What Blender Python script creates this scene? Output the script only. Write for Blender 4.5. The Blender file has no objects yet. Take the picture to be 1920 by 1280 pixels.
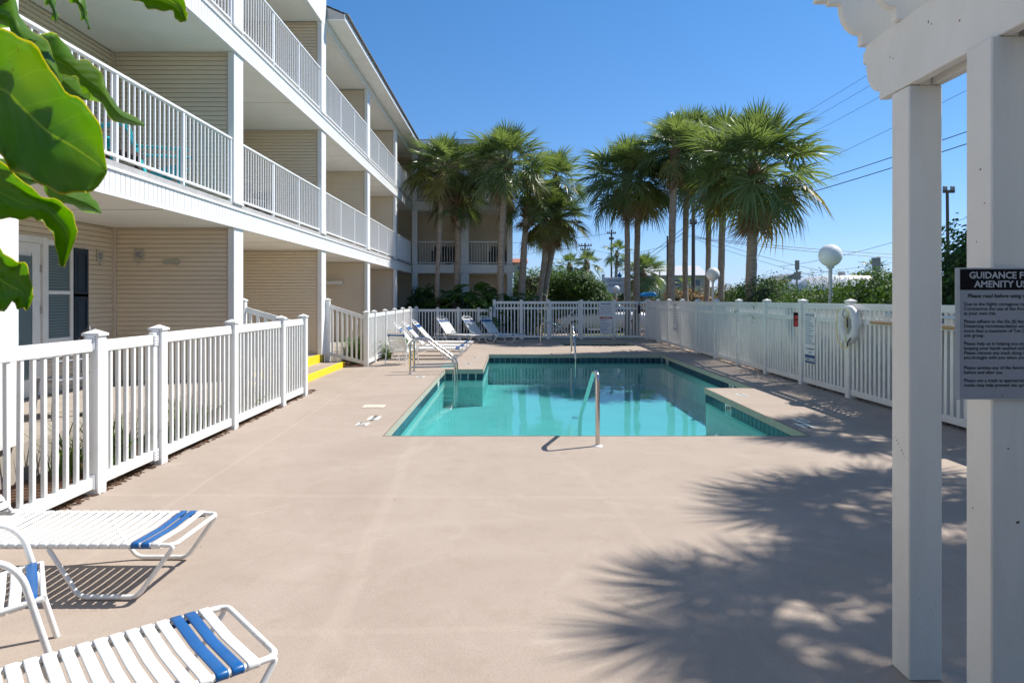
import bpy, bmesh, math, random
import numpy as np
from mathutils import Vector, Matrix, Euler

D = bpy.data
scene = bpy.context.scene
C = scene.collection
R = math.radians
CAMH = 1.6
FPX = 1280.0            # focal length in pixels of the 1920 px wide photograph (24 mm)

# ------------------------------------------------------------------ camera
cd = D.cameras.new('camera'); cam = D.objects.new('camera', cd); C.objects.link(cam)
cam.location = (0, 0, CAMH); cam.rotation_euler = (R(90), 0, 0)
cd.sensor_width = 36; cd.lens = 24; cd.shift_x = 4/1920; cd.shift_y = -80/1920
cd.clip_start = 0.05; cd.clip_end = 3000
cd.dof.use_dof = True; cd.dof.focus_distance = 9.0; cd.dof.aperture_fstop = 18.0
scene.camera = cam

# ------------------------------------------------------------------ world, sun, exposure
SUN = Vector((0.570, 0.262, 0.777)).normalized()
el = math.asin(SUN.z); rot = math.atan2(SUN.x, SUN.y)
w = D.worlds.new('World'); scene.world = w; w.use_nodes = True
nt = w.node_tree; nt.nodes.clear()
sky = nt.nodes.new('ShaderNodeTexSky'); sky.sky_type = 'NISHITA'; sky.sun_disc = False
sky.sun_elevation = el; sky.sun_rotation = rot
SKY_TINT = [(0.26, 0.34, 0.62, 1), (0.29, 0.37, 0.55, 1), (0.265, 0.39, 0.53, 1), (0.215, 0.43, 0.57, 1)]   # clean coastal air: the haze band stays blue all round the horizon
sky.air_density = 1.0; sky.dust_density = 0.15; sky.ozone_density = 2.6; sky.altitude = 0
bgn = nt.nodes.new('ShaderNodeBackground'); bgn.inputs['Strength'].default_value = 0.15
wo = nt.nodes.new('ShaderNodeOutputWorld')
stc = nt.nodes.new('ShaderNodeTexCoord'); sxyz = nt.nodes.new('ShaderNodeSeparateXYZ'); nt.links.new(stc.outputs['Generated'], sxyz.inputs[0])
ramp = nt.nodes.new('ShaderNodeValToRGB'); smul = nt.nodes.new('ShaderNodeMix'); smul.data_type = 'RGBA'; smul.blend_type = 'MULTIPLY'; smul.inputs['Factor'].default_value = 1
er = ramp.color_ramp; er.elements[0].position = 0.0; er.elements[0].color = SKY_TINT[0]
er.elements[1].position = 0.5; er.elements[1].color = SKY_TINT[3]
for p_, c_ in ((0.06, SKY_TINT[1]), (0.18, SKY_TINT[2])):
    e_ = er.elements.new(p_); e_.color = c_
nt.links.new(sxyz.outputs[2], ramp.inputs[0]); nt.links.new(sky.outputs[0], smul.inputs['A']); nt.links.new(ramp.outputs[0], smul.inputs['B'])
nt.links.new(smul.outputs['Result'], bgn.inputs[0]); nt.links.new(bgn.outputs[0], wo.inputs[0])
sd = D.lights.new('sun', 'SUN'); sd.energy = 3.9; sd.angle = R(0.53); sd.color = (1.0, 0.95, 0.87)
so = D.objects.new('sun', sd); C.objects.link(so); so.location = (8, 4, 20)
so.rotation_euler = SUN.to_track_quat('Z', 'Y').to_euler()
vs = scene.view_settings
scene.display_settings.display_device = 'sRGB'
vs.view_transform = 'Standard'; vs.look = 'None'; vs.gamma = 1; vs.use_curve_mapping = False
vs.exposure = 0.86
scene.render.engine = 'CYCLES'
scene.cycles.max_bounces = 8; scene.cycles.transparent_max_bounces = 16
scene.cycles.diffuse_bounces = 6; scene.cycles.glossy_bounces = 4

# ------------------------------------------------------------------ helpers
def P(x, y, Z):
    """world point seen at photo position x,y at distance Z"""
    return Vector(((x-956)*Z/FPX, Z, CAMH-(y-560)*Z/FPX))

_mats = {}
def mat(name, col, rough=0.5, var=0.0, scale=3.0, bump=0.0, bscale=60.0, metal=0.0, spec=0.5,
        col2=None, stain=0.0, sscale=0.7, stain_col=None, stretch=(1,1,1), coat=0.0, rnd=0.0):
    if name in _mats: return _mats[name]
    m = D.materials.new(name); m.use_nodes = True; n = m.node_tree; L = n.links
    b = n.nodes['Principled BSDF']
    b.inputs['Roughness'].default_value = rough; b.inputs['Metallic'].default_value = metal
    b.inputs['Specular IOR Level'].default_value = spec
    b.inputs['Coat Weight'].default_value = coat
    tc = n.nodes.new('ShaderNodeTexCoord')
    mp = n.nodes.new('ShaderNodeMapping'); mp.inputs['Scale'].default_value = stretch
    oi = n.nodes.new('ShaderNodeObjectInfo')
    mul = n.nodes.new('ShaderNodeMath'); mul.operation = 'MULTIPLY'; mul.inputs[1].default_value = 37.0
    L.new(oi.outputs['Random'], mul.inputs[0])
    cmb = n.nodes.new('ShaderNodeCombineXYZ'); L.new(mul.outputs[0], cmb.inputs[0]); L.new(mul.outputs[0], cmb.inputs[1])
    L.new(tc.outputs['Object'], mp.inputs[0]); L.new(cmb.outputs[0], mp.inputs['Location'])
    out = None
    c1 = (*col, 1)
    c2 = (*(col2 if col2 else [c*(1-var) for c in col]), 1)
    if var > 0 or col2:
        nz = n.nodes.new('ShaderNodeTexNoise'); nz.inputs['Scale'].default_value = scale
        nz.inputs['Detail'].default_value = 6; nz.inputs['Roughness'].default_value = 0.65
        L.new(mp.outputs[0], nz.inputs[0])
        rp = n.nodes.new('ShaderNodeMapRange'); rp.inputs[1].default_value = 0.33; rp.inputs[2].default_value = 0.67
        L.new(nz.outputs[0], rp.inputs[0])
        mx = n.nodes.new('ShaderNodeMix'); mx.data_type = 'RGBA'
        mx.inputs['A'].default_value = c1; mx.inputs['B'].default_value = c2
        L.new(rp.outputs[0], mx.inputs['Factor']); out = mx.outputs['Result']
    if stain > 0:
        nz = n.nodes.new('ShaderNodeTexNoise'); nz.inputs['Scale'].default_value = sscale
        nz.inputs['Detail'].default_value = 8; nz.inputs['Roughness'].default_value = 0.7; nz.inputs['Distortion'].default_value = 0.6
        L.new(mp.outputs[0], nz.inputs[0])
        rp = n.nodes.new('ShaderNodeMapRange'); rp.inputs[1].default_value = 0.5; rp.inputs[2].default_value = 0.72
        rp.inputs[4].default_value = stain
        L.new(nz.outputs[0], rp.inputs[0])
        mx = n.nodes.new('ShaderNodeMix'); mx.data_type = 'RGBA'
        mx.inputs['A'].default_value = c1
        if out: L.new(out, mx.inputs['A'])
        mx.inputs['B'].default_value = (*(stain_col or [c*0.5 for c in col]), 1)
        L.new(rp.outputs[0], mx.inputs['Factor']); out = mx.outputs['Result']
    if rnd > 0:
        hs = n.nodes.new('ShaderNodeHueSaturation'); hs.inputs['Color'].default_value = c1
        if out: L.new(out, hs.inputs['Color'])
        r2 = n.nodes.new('ShaderNodeMapRange'); r2.inputs[3].default_value = 1-rnd; r2.inputs[4].default_value = 1+rnd
        L.new(oi.outputs['Random'], r2.inputs[0]); L.new(r2.outputs[0], hs.inputs['Value']); out = hs.outputs[0]
    if out: L.new(out, b.inputs['Base Color'])
    else: b.inputs['Base Color'].default_value = c1
    if bump > 0:
        nb = n.nodes.new('ShaderNodeTexNoise'); nb.inputs['Scale'].default_value = bscale; nb.inputs['Detail'].default_value = 4
        L.new(mp.outputs[0], nb.inputs[0])
        bp = n.nodes.new('ShaderNodeBump'); bp.inputs['Strength'].default_value = bump; bp.inputs['Distance'].default_value = 0.01
        L.new(nb.outputs[0], bp.inputs['Height']); L.new(bp.outputs[0], b.inputs['Normal'])
    _mats[name] = m
    return m

def leafmat(name, col, col2, rough=0.4, trans=0.35, tcol=None):
    if name in _mats: return _mats[name]
    m = D.materials.new(name); m.use_nodes = True; n = m.node_tree; L = n.links
    b = n.nodes['Principled BSDF']; out = n.nodes['Material Output']
    b.inputs['Roughness'].default_value = rough
    b.inputs['Specular IOR Level'].default_value = 0.5
    geo = n.nodes.new('ShaderNodeNewGeometry'); oi = n.nodes.new('ShaderNodeObjectInfo')
    add = n.nodes.new('ShaderNodeMath'); add.operation = 'ADD'
    L.new(geo.outputs['Random Per Island'], add.inputs[0]); L.new(oi.outputs['Random'], add.inputs[1])
    half = n.nodes.new('ShaderNodeMath'); half.operation = 'MULTIPLY'; half.inputs[1].default_value = 0.5
    L.new(add.outputs[0], half.inputs[0])
    mx = n.nodes.new('ShaderNodeMix'); mx.data_type = 'RGBA'
    mx.inputs['A'].default_value = (*col, 1); mx.inputs['B'].default_value = (*col2, 1)
    L.new(half.outputs[0], mx.inputs['Factor'])
    L.new(mx.outputs['Result'], b.inputs['Base Color'])
    t = n.nodes.new('ShaderNodeBsdfTranslucent')
    g = n.nodes.new('ShaderNodeMix'); g.data_type = 'RGBA'; g.blend_type = 'MULTIPLY'; g.inputs['Factor'].default_value = 1
    L.new(mx.outputs['Result'], g.inputs['A']); g.inputs['B'].default_value = (*(tcol or (1.45, 1.5, 0.6)), 1)
    L.new(g.outputs['Result'], t.inputs[0])
    ms = n.nodes.new('ShaderNodeMixShader'); ms.inputs[0].default_value = trans
    L.new(b.outputs[0], ms.inputs[1]); L.new(t.outputs[0], ms.inputs[2]); L.new(ms.outputs[0], out.inputs[0])
    _mats[name] = m
    return m

def me_from(verts, faces, name='m', smooth=False):
    me = D.meshes.new(name); me.from_pydata([tuple(v) for v in verts], [], faces); me.update()
    if smooth: me.shade_smooth()
    return me

class MB:
    def __init__(s): s.v = []; s.f = []; s.sm = []
    def add(s, vs_, fs, smooth=False):
        o = len(s.v); s.v += [tuple(v) for v in vs_]
        for f in fs: s.f.append([i+o for i in f]); s.sm.append(smooth)
        return s
    def box(s, x0, x1, y0, y1, z0, z1, M=None):
        vs_ = [Vector((x, y, z)) for z in (z0, z1) for y in (y0, y1) for x in (x0, x1)]
        if M: vs_ = [M @ v for v in vs_]
        return s.add(vs_, [(0,2,3,1),(4,5,7,6),(0,1,5,4),(2,6,7,3),(0,4,6,2),(1,3,7,5)])
    def bar(s, a, b, wx, wz, up=(0,0,1)):
        """rectangular bar between two points"""
        a = Vector(a); b = Vector(b); d = (b-a).normalized(); u = Vector(up)
        sde = d.cross(u).normalized(); u2 = sde.cross(d).normalized()
        vs_ = [p + sde*i*wx/2 + u2*j*wz/2 for p in (a, b) for j in (-1, 1) for i in (-1, 1)]
        return s.add(vs_, [(0,2,3,1),(4,5,7,6),(0,1,5,4),(2,6,7,3),(0,4,6,2),(1,3,7,5)])
    def tube(s, pts, r, n=8, closed=False, caps=True):
        pts = [Vector(p) for p in pts]; N = len(pts)
        rr = r if hasattr(r, '__len__') else [r]*N
        up = None; rings = []
        for i, p in enumerate(pts):
            if closed: t = (pts[(i+1) % N]-pts[i-1])
            else: t = pts[min(i+1, N-1)]-pts[max(i-1, 0)]
            t.normalize()
            if up is None:
                up = t.orthogonal().normalized()
            else:
                up = (up - t*up.dot(t)).normalized()
            bn = t.cross(up)
            rings.append([p + (up*math.cos(2*math.pi*k/n)+bn*math.sin(2*math.pi*k/n))*rr[i] for k in range(n)])
        vs_ = [v for ring in rings for v in ring]; fs = []
        for i in range(N if closed else N-1):
            a = i*n; b = ((i+1) % N)*n
            for k in range(n):
                k2 = (k+1) % n; fs.append((a+k, a+k2, b+k2, b+k))
        s.add(vs_, fs, True)
        if caps and not closed:
            s.add(rings[0], [tuple(reversed(range(n)))]); s.add(rings[-1], [tuple(range(n))])
        return s
    def lathe(s, prof, n=20, c=(0,0,0)):
        vs_ = []; fs = []
        for (r, z) in prof:
            for k in range(n):
                a = 2*math.pi*k/n; vs_.append((c[0]+r*math.cos(a), c[1]+r*math.sin(a), c[2]+z))
        for i in range(len(prof)-1):
            for k in range(n):
                k2 = (k+1) % n; fs.append((i*n+k, i*n+k2, (i+1)*n+k2, (i+1)*n+k))
        return s.add(vs_, fs, True)
    def prism(s, poly, y0, y1, axis='y'):
        """outline in two coordinates, extruded along the third"""
        n = len(poly); vs_ = []
        for t in (y0, y1):
            for (a, b) in poly:
                vs_.append((a, t, b) if axis == 'y' else ((t, a, b) if axis == 'x' else (a, b, t)))
        fs = [tuple(range(n)), tuple(reversed(range(n, 2*n)))]
        for i in range(n):
            j = (i+1) % n; fs.append((i, i+n, j+n, j))
        return s.add(vs_, fs)
    def mesh(s, name='m', bevel=0.0, fixn=False):
        me = D.meshes.new(name); me.from_pydata(s.v, [], s.f)
        me.polygons.foreach_set('use_smooth', s.sm); me.update()
        if bevel > 0 or fixn:
            bm = bmesh.new(); bm.from_mesh(me)
            bmesh.ops.recalc_face_normals(bm, faces=bm.faces)
            if bevel > 0: bmesh.ops.bevel(bm, geom=bm.edges[:], offset=bevel, segments=1, affect='EDGES')
            bm.to_mesh(me); bm.free()
        return me

def worldloc(o):
    p = Vector((0, 0, 0))
    while o: p = p + o.location; o = o.parent
    return p
def obj(name, me, m=None, parent=None, loc=(0,0,0), rot=None, world=False, kind=None, label=None, cat=None, group=None):
    if isinstance(me, MB): me = me.mesh(name)
    o = D.objects.new(name, me); C.objects.link(o)
    if m is not None and len(me.materials) == 0: me.materials.append(m)
    l = Vector(loc)
    if parent:
        o.parent = parent
        if world: l = l - worldloc(parent)
    o.location = l
    if rot: o.rotation_euler = rot
    tag(o, label, cat, group, kind)
    return o
def tag(o, label=None, cat=None, group=None, kind=None):
    if label: o['label'] = label
    if cat: o['category'] = cat
    if group: o['group'] = group
    if kind: o['kind'] = kind
    return o
def thing(name, label, cat, loc=(0,0,0), rz=0, group=None, parent=None):
    o = D.objects.new(name, None); C.objects.link(o); o.location = loc; o.rotation_euler = (0, 0, rz)
    o.empty_display_size = 0.2
    return tag(o, label, cat, group)
def structure(name, me, m, loc=(0,0,0)):
    return obj(name, me, m, loc=loc, kind='structure')
def copy_tree(o, parent=None):
    c = o.copy(); C.objects.link(c)
    if parent: c.parent = parent
    for ch in list(o.children): copy_tree(ch, c)
    return c
def arc(pts, r, n=5):
    """round the corners of a polyline"""
    pts = [Vector(p) for p in pts]; out = [pts[0]]
    for i in range(1, len(pts)-1):
        a, b, c = pts[i-1], pts[i], pts[i+1]
        ra = min(r, (a-b).length*0.49, (c-b).length*0.49)
        p0 = b+(a-b).normalized()*ra; p1 = b+(c-b).normalized()*ra
        for k in range(n+1):
            t = k/n; out.append(p0*(1-t)**2 + b*2*t*(1-t) + p1*t*t)
    out.append(pts[-1]); return out
_deps = None
def text_mesh(txt, size, align='LEFT', bold=0.0, shear=0.0, extrude=0.0006, spacing=1.0, xs=1.0):
    cu = D.curves.new('t', 'FONT'); cu.body = txt; cu.size = size; cu.align_x = align
    cu.offset = bold; cu.shear = shear; cu.extrude = extrude; cu.resolution_u = 2; cu.space_character = spacing
    o = D.objects.new('t', cu); C.objects.link(o)
    dg = bpy.context.evaluated_depsgraph_get(); dg.update()
    me = D.meshes.new_from_object(o.evaluated_get(dg))
    D.objects.remove(o); D.curves.remove(cu)
    if xs != 1.0: me.transform(Matrix.Diagonal((xs, 1, 1, 1)))
    return me
FLAT = (R(90), 0, 0)     # text standing up, read from -Y

# ------------------------------------------------------------------ materials
M_deck = None
def deck_material():
    m = D.materials.new('deck_coating'); m.use_nodes = True; n = m.node_tree; L = n.links
    b = n.nodes['Principled BSDF']; b.inputs['Roughness'].default_value = 0.85; b.inputs['Specular IOR Level'].default_value = 0.25
    geo = n.nodes.new('ShaderNodeNewGeometry')
    def noise(sc, det=6, dist=0.0, rough=0.6, vec=None):
        z = n.nodes.new('ShaderNodeTexNoise'); z.inputs['Scale'].default_value = sc; z.inputs['Detail'].default_value = det
        z.inputs['Distortion'].default_value = dist; z.inputs['Roughness'].default_value = rough
        L.new(vec or geo.outputs['Position'], z.inputs[0]); return z.outputs[0]
    def rng(v, a, b_, c, d):
        r = n.nodes.new('ShaderNodeMapRange'); r.inputs[1].default_value = a; r.inputs[2].default_value = b_
        r.inputs[3].default_value = c; r.inputs[4].default_value = d; L.new(v, r.inputs[0]); return r.outputs[0]
    def mix(A, B, f):
        x = n.nodes.new('ShaderNodeMix'); x.data_type = 'RGBA'
        if isinstance(A, tuple): x.inputs['A'].default_value = A
        else: L.new(A, x.inputs['A'])
        x.inputs['B'].default_value = B; L.new(f, x.inputs['Factor']); return x.outputs['Result']
    c = mix((0.385, 0.318, 0.266, 1), (0.335, 0.272, 0.224, 1), rng(noise(0.55, 7, 0.8), 0.35, 0.7, 0, 1))
    c = mix(c, (0.435, 0.365, 0.310, 1), rng(noise(1.3, 8, 1.5, 0.7), 0.55, 0.75, 0, 0.8))
    c = mix(c, (0.29, 0.225, 0.178, 1), rng(noise(4.5, 8, 0.3, 0.75), 0.50, 0.8, 0, 0.60))
    c = mix(c, (0.21, 0.16, 0.125, 1), rng(noise(95, 5, 0, .8), 0.5, 0.75, 0, 0.75))
    # old repair lines and rolled joints
    vo = n.nodes.new('ShaderNodeTexVoronoi'); vo.feature = 'DISTANCE_TO_EDGE'; vo.inputs['Scale'].default_value = 0.33
    wn = n.nodes.new('ShaderNodeTexNoise'); wn.inputs['Scale'].default_value = 1.2; wn.inputs['Detail'].default_value = 4
    L.new(geo.outputs['Position'], wn.inputs[0])
    va = n.nodes.new('ShaderNodeVectorMath'); va.operation = 'MULTIPLY_ADD'; va.inputs[1].default_value = (0.5, 0.5, 0)
    L.new(wn.outputs['Color'], va.inputs[0]); L.new(geo.outputs['Position'], va.inputs[2]); L.new(va.outputs[0], vo.inputs[0])
    c = mix(c, (0.52, 0.44, 0.37, 1), rng(vo.outputs[0], 0.0, 0.035, 0.07, 0))
    # faint straight joints and two hairline cracks
    sx = n.nodes.new('ShaderNodeSeparateXYZ'); L.new(geo.outputs['Position'], sx.inputs[0])
    def joint(c, axis, at, width, slope, colr, strength, wob=.06):
        a1 = n.nodes.new('ShaderNodeMath'); a1.operation = 'MULTIPLY_ADD'; a1.inputs[1].default_value = slope
        L.new(sx.outputs[1-axis], a1.inputs[0]); L.new(sx.outputs[axis], a1.inputs[2])
        a2 = n.nodes.new('ShaderNodeMath'); a2.operation = 'MULTIPLY_ADD'; a2.inputs[1].default_value = wob
        L.new(wn.outputs[0], a2.inputs[0]); L.new(a1.outputs[0], a2.inputs[2])
        a3 = n.nodes.new('ShaderNodeMath'); a3.operation = 'SUBTRACT'; a3.inputs[1].default_value = at; L.new(a2.outputs[0], a3.inputs[0])
        a4 = n.nodes.new('ShaderNodeMath'); a4.operation = 'ABSOLUTE'; L.new(a3.outputs[0], a4.inputs[0])
        return mix(c, colr, rng(a4.outputs[0], width*.4, width, strength, 0))
    lt = (0.52, 0.44, 0.365, 1); dk = (0.17, 0.135, 0.11, 1)
    c = joint(c, 1, 5.55, .05, .02, lt, .11); c = joint(c, 0, -.62, .07, .05, lt, .12, .16); c = joint(c, 1, 3.35, .04, -.04, lt, .1)
    c = joint(c, 0, 1.75, .05, .16, lt, .08, .2); c = joint(c, 1, 21.4, .02, 0, dk, .35, .02); c = joint(c, 0, -2.45, .03, 0.03, lt, .14)
    c = joint(c, 1, 7.15, .005, .09, dk, .22, .35); c = joint(c, 0, -2.25, .004, -.22, dk, .16, .45)
    # specks
    v2 = n.nodes.new('ShaderNodeTexVoronoi'); v2.inputs['Scale'].default_value = 1.7; L.new(geo.outputs['Position'], v2.inputs[0])
    c = mix(c, (0.12, 0.09, 0.07, 1), rng(v2.outputs['Distance'], 0.012, 0.02, 0.9, 0))
    L.new(c, b.inputs['Base Color'])
    bp = n.nodes.new('ShaderNodeBump'); bp.inputs['Strength'].default_value = 0.35; bp.inputs['Distance'].default_value = 0.006
    ad = n.nodes.new('ShaderNodeMath'); ad.operation = 'ADD'; L.new(noise(110, 4), ad.inputs[0]); L.new(noise(18, 4), ad.inputs[1])
    L.new(ad.outputs[0], bp.inputs['Height']); L.new(bp.outputs[0], b.inputs['Normal'])
    return m
M_deck = deck_material()
M_vinyl = mat('white_vinyl', (0.77, 0.775, 0.755), 0.36, var=0.07, scale=2, stain=0.4, sscale=3, stain_col=(0.55, 0.54, 0.48))
M_paint = mat('white_paint', (0.78, 0.785, 0.775), 0.45, var=0.05, scale=2, bump=0.15, bscale=40, stain=0.2, sscale=2, stain_col=(0.58, 0.57, 0.52))
M_alu = mat('white_powder_coat', (0.82, 0.83, 0.84), 0.3)
M_siding = mat('beige_siding', (0.74, 0.63, 0.475), 0.5, var=0.07, scale=1.5, bump=0.1, bscale=90)
M_sidtrim = mat('beige_trim', (0.55, 0.475, 0.38), 0.5)
M_soffit = mat('soffit_white', (0.86, 0.84, 0.79), 0.6, var=0.08, scale=1.3)
M_slab = mat('slab_edge_grey', (0.42, 0.41, 0.40), 0.7, var=0.2, scale=6, bump=0.2)
M_conc = mat('concrete', (0.40, 0.35, 0.30), 0.85, var=0.2, scale=3, bump=0.4, bscale=50)
M_yellow = mat('yellow_paint', (0.86, 0.60, 0.01), 0.5, var=0.06, scale=5, bump=0.2, bscale=60, stain=0.3, sscale=6, stain_col=(0.6, 0.42, 0.05))
M_mulch = mat('mulch', (0.17, 0.085, 0.045), 0.95, col2=(0.06, 0.03, 0.018), scale=30, bump=1.0, bscale=50)
M_asph = mat('asphalt', (0.06, 0.06, 0.062), 0.9, var=0.25, scale=2, bump=0.4, bscale=80)
M_grass = mat('lawn', (0.07, 0.10, 0.03), 0.9, col2=(0.12, 0.12, 0.05), scale=3, bump=0.8, bscale=40)
M_sand = mat('sandy_path', (0.45, 0.36, 0.27), 0.9, var=0.2, scale=4, bump=0.4)
M_steel = mat('stainless_steel', (0.62, 0.60, 0.57), 0.2, metal=1.0, var=0.12, scale=14)
M_shingle = mat('roof_shingles', (0.16, 0.15, 0.145), 0.9, col2=(0.26, 0.25, 0.24), scale=9, bump=0.6, bscale=30)
M_roofpale = mat('pale_roof', (0.50, 0.50, 0.50), 0.6, var=0.12, scale=5)
M_navy = mat('navy_paint', (0.012, 0.035, 0.065), 0.4, var=0.2, scale=5)
M_black = mat('black_plastic', (0.02, 0.02, 0.022), 0.4)
M_rust = mat('rust_spot', (0.30, 0.10, 0.02), 0.8, var=0.4, scale=40)
M_strap = mat('white_vinyl_strap', (0.76, 0.77, 0.75), 0.38, var=0.04, scale=6, bump=0.05, bscale=200)
M_blue = mat('blue_vinyl_strap', (0.003, 0.105, 0.34), 0.35, var=0.15, scale=8)
M_tube = mat('white_tube_enamel', (0.80, 0.80, 0.78), 0.28, stain=0.45, sscale=9, stain_col=(0.45, 0.38, 0.30))
M_tile = mat('blue_glazed_tile', (0.010, 0.045, 0.085), 0.18, var=0.4, scale=5, rnd=0.35)
M_tilew = mat('white_glazed_tile', (0.80, 0.80, 0.76), 0.2)
M_grout = mat('grout', (0.42, 0.45, 0.42), 0.8)
M_coping = mat('coping_face', (0.40, 0.385, 0.31), 0.8, var=0.15, scale=6, bump=0.3, bscale=70)
M_plaster = mat('pool_plaster', (0.72, 0.79, 0.76), 0.7, var=0.10, scale=1.2)
M_bark = mat('palm_bark', (0.47, 0.385, 0.30), 0.9, col2=(0.24, 0.185, 0.14), scale=7, bump=1.0, bscale=26, stretch=(1, 1, 2.6), stain=0.4, sscale=1.5, stain_col=(0.42, 0.37, 0.32))
M_boot = mat('palm_leaf_base', (0.34, 0.22, 0.12), 0.85, col2=(0.12, 0.07, 0.04), scale=9, bump=0.5)
M_frond = leafmat('palm_frond_green', (0.078, 0.130, 0.036), (0.230, 0.280, 0.125), 0.33, 0.40, tcol=(1.35, 1.4, .7))
M_frondy = leafmat('palm_frond_yellow', (0.15, 0.17, 0.04), (0.26, 0.22, 0.06), 0.5, 0.35, tcol=(1.3, 1.2, 0.6))
M_dead = leafmat('palm_frond_dry', (0.26, 0.17, 0.09), (0.38, 0.28, 0.16), 0.7, 0.2, tcol=(1, 1, 1))
M_hedge = leafmat('hedge_leaf', (0.030, 0.080, 0.012), (0.105, 0.180, 0.026), 0.6, 0.28)
M_tree = leafmat('broad_tree_leaf', (0.026, 0.074, 0.014), (0.085, 0.165, 0.028), 0.6, 0.25)
M_redleaf = leafmat('red_tip_leaf', (0.30, 0.06, 0.02), (0.22, 0.17, 0.03), 0.4, 0.3, tcol=(1.4, 1.2, 0.8))
M_drab = leafmat('dry_shrub_leaf', (0.12, 0.12, 0.04), (0.22, 0.19, 0.08), 0.5, 0.3, tcol=(1.2, 1.2, 0.8))
M_philo = leafmat('philodendron_leaf', (0.026, 0.080, 0.014), (0.075, 0.150, 0.025), 0.25, 0.25)
M_grassy = leafmat('grassy_blade', (0.07, 0.14, 0.03), (0.14, 0.21, 0.06), 0.4, 0.35)
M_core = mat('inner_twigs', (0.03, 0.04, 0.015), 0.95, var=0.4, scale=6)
M_wood = mat('pole_wood', (0.16, 0.125, 0.10), 0.9, var=0.3, scale=5, bump=0.5, stretch=(3, 3, 0.5))
M_print = mat('sign_blue_print', (0.02, 0.06, 0.20), 0.5)
M_signw = mat('sign_white', (0.74, 0.75, 0.76), 0.4, var=0.05, scale=3)
M_signg = mat('sign_grey_board', (0.36, 0.39, 0.44), 0.45, var=0.04, scale=3)
M_inkdk = mat('sign_black_print', (0.012, 0.012, 0.014), 0.8, spec=.1)
M_red = mat('sign_red', (0.45, 0.02, 0.02), 0.5)
M_globe = mat('white_acrylic_globe', (0.82, 0.82, 0.80), 0.22, var=0.04, scale=3)

# ================================================================== GROUND
g = MB().box(-400, 600, -60, 900, -0.5, -0.16)
# the big sheet with holes left for pool and spa is simply lowered; sheets above carry the near surfaces
def sheet_with_holes(x_breaks, y_breaks, skip, z0, z1):
    mb = MB()
    for i in range(len(x_breaks)-1):
        for j in range(len(y_breaks)-1):
            x0, x1, y0, y1 = x_breaks[i], x_breaks[i+1], y_breaks[j], y_breaks[j+1]
            if skip((x0+x1)/2, (y0+y1)/2): continue
            mb.add([(x0, y0, z1), (x1, y0, z1), (x1, y1, z1), (x0, y1, z1)], [(0, 1, 2, 3)])
    return mb
PX0, PX1, PXA, PXB = -1.47, 3.49, -0.60, 4.36     # pool plan
PY0, PYL, PYR, PY1 = 7.97, 15.5, 12.25, 19.65
SPX0, SPX1, SPY0, SPY1 = 1.85, 4.30, 23.2, 25.35
def in_pool(x, y):
    if not (PY0 < y < PY1): return False
    lo = PX0 if y < PYL else PXA
    hi = PX1 if y < PYR else PXB
    return lo < x < hi
def in_spa(x, y): return SPX0 < x < SPX1 and SPY0 < y < SPY1
XB = [-3.42, PX0, PXA, SPX0, PX1, SPX1, PXB, 5.62]
YB = [-8, PY0, PYR, PYL, PY1, SPY0, SPY1, 27.3]
deck = structure('pool_deck', sheet_with_holes(XB, YB, lambda x, y: in_pool(x, y) or in_spa(x, y), 0, 0.0), M_deck)
structure('step_landing', MB().add([(-3.95, 11.36, -.001), (-3.42, 11.36, -.001), (-3.42, 16.1, -.001), (-3.95, 16.1, -.001)], [(0, 1, 2, 3)]), M_deck)
# ground far around, with a hole under the whole pool area
gb = sheet_with_holes([-400, -3.42, 5.62, 700], [-80, -8, 27.3, 1200], lambda x, y: -3.42 < x < 5.62 and -8 < y < 27.3, 0, -0.06)
structure('ground', gb, M_grass)
structure('parking_lot', MB().add([(-3.5, 33.5, -0.05), (60, 33.5, -0.05), (60, 60, -0.05), (-3.5, 60, -0.05)], [(0,1,2,3)]), M_asph)
structure('road', MB().add([(-200, 70, -0.05), (300, 70, -0.05), (300, 80, -0.05), (-200, 80, -0.05)], [(0,1,2,3)]), M_asph)
structure('sandy_path', MB().add([(1.4, 27.4, -0.045), (3.0, 27.4, -0.045), (3.3, 33.5, -0.045), (1.1, 33.5, -0.045)], [(0,1,2,3)]), M_sand)
structure('mulch_bed', MB().add([(-4.5, 1, -0.05), (-3.42, 1, -0.02), (-3.42, 27.3, -0.02), (-4.5, 27.3, -0.05)], [(0,1,2,3)])
    .add([(5.62, -8, -0.04), (9.5, -8, -0.05), (9.5, 33, -0.05), (5.62, 33, -0.04)], [(0,1,2,3)])
    .add([(-4.5, 27.3, -0.04), (1.3, 27.3, -0.04), (1.3, 30.0, -0.045), (-4.5, 30.0, -0.045)], [(0,1,2,3)]), M_mulch)
# loose bark along the two fence lines
rnd = random.Random(5)
mb = MB()
for i in range(2600):
    if i < 1500: x = rnd.uniform(-3.60, -3.36); y = rnd.uniform(4.2, 12) if i < 1100 else rnd.uniform(16, 26)
    else: x = rnd.uniform(5.5, 5.85); y = rnd.uniform(6, 27)
    a = rnd.uniform(0, 3.14); l = rnd.uniform(.01, .035)
    M = Matrix.Translation((x, y, rnd.uniform(0, .012)-.005)) @ Matrix.Rotation(a, 4, 'Z') @ Matrix.Rotation(rnd.uniform(-.4, .4), 4, 'X')
    mb.box(-l, l, -.006, .006, 0, .006, M)
obj('bark_chips', mb, M_mulch, kind='stuff')

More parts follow.
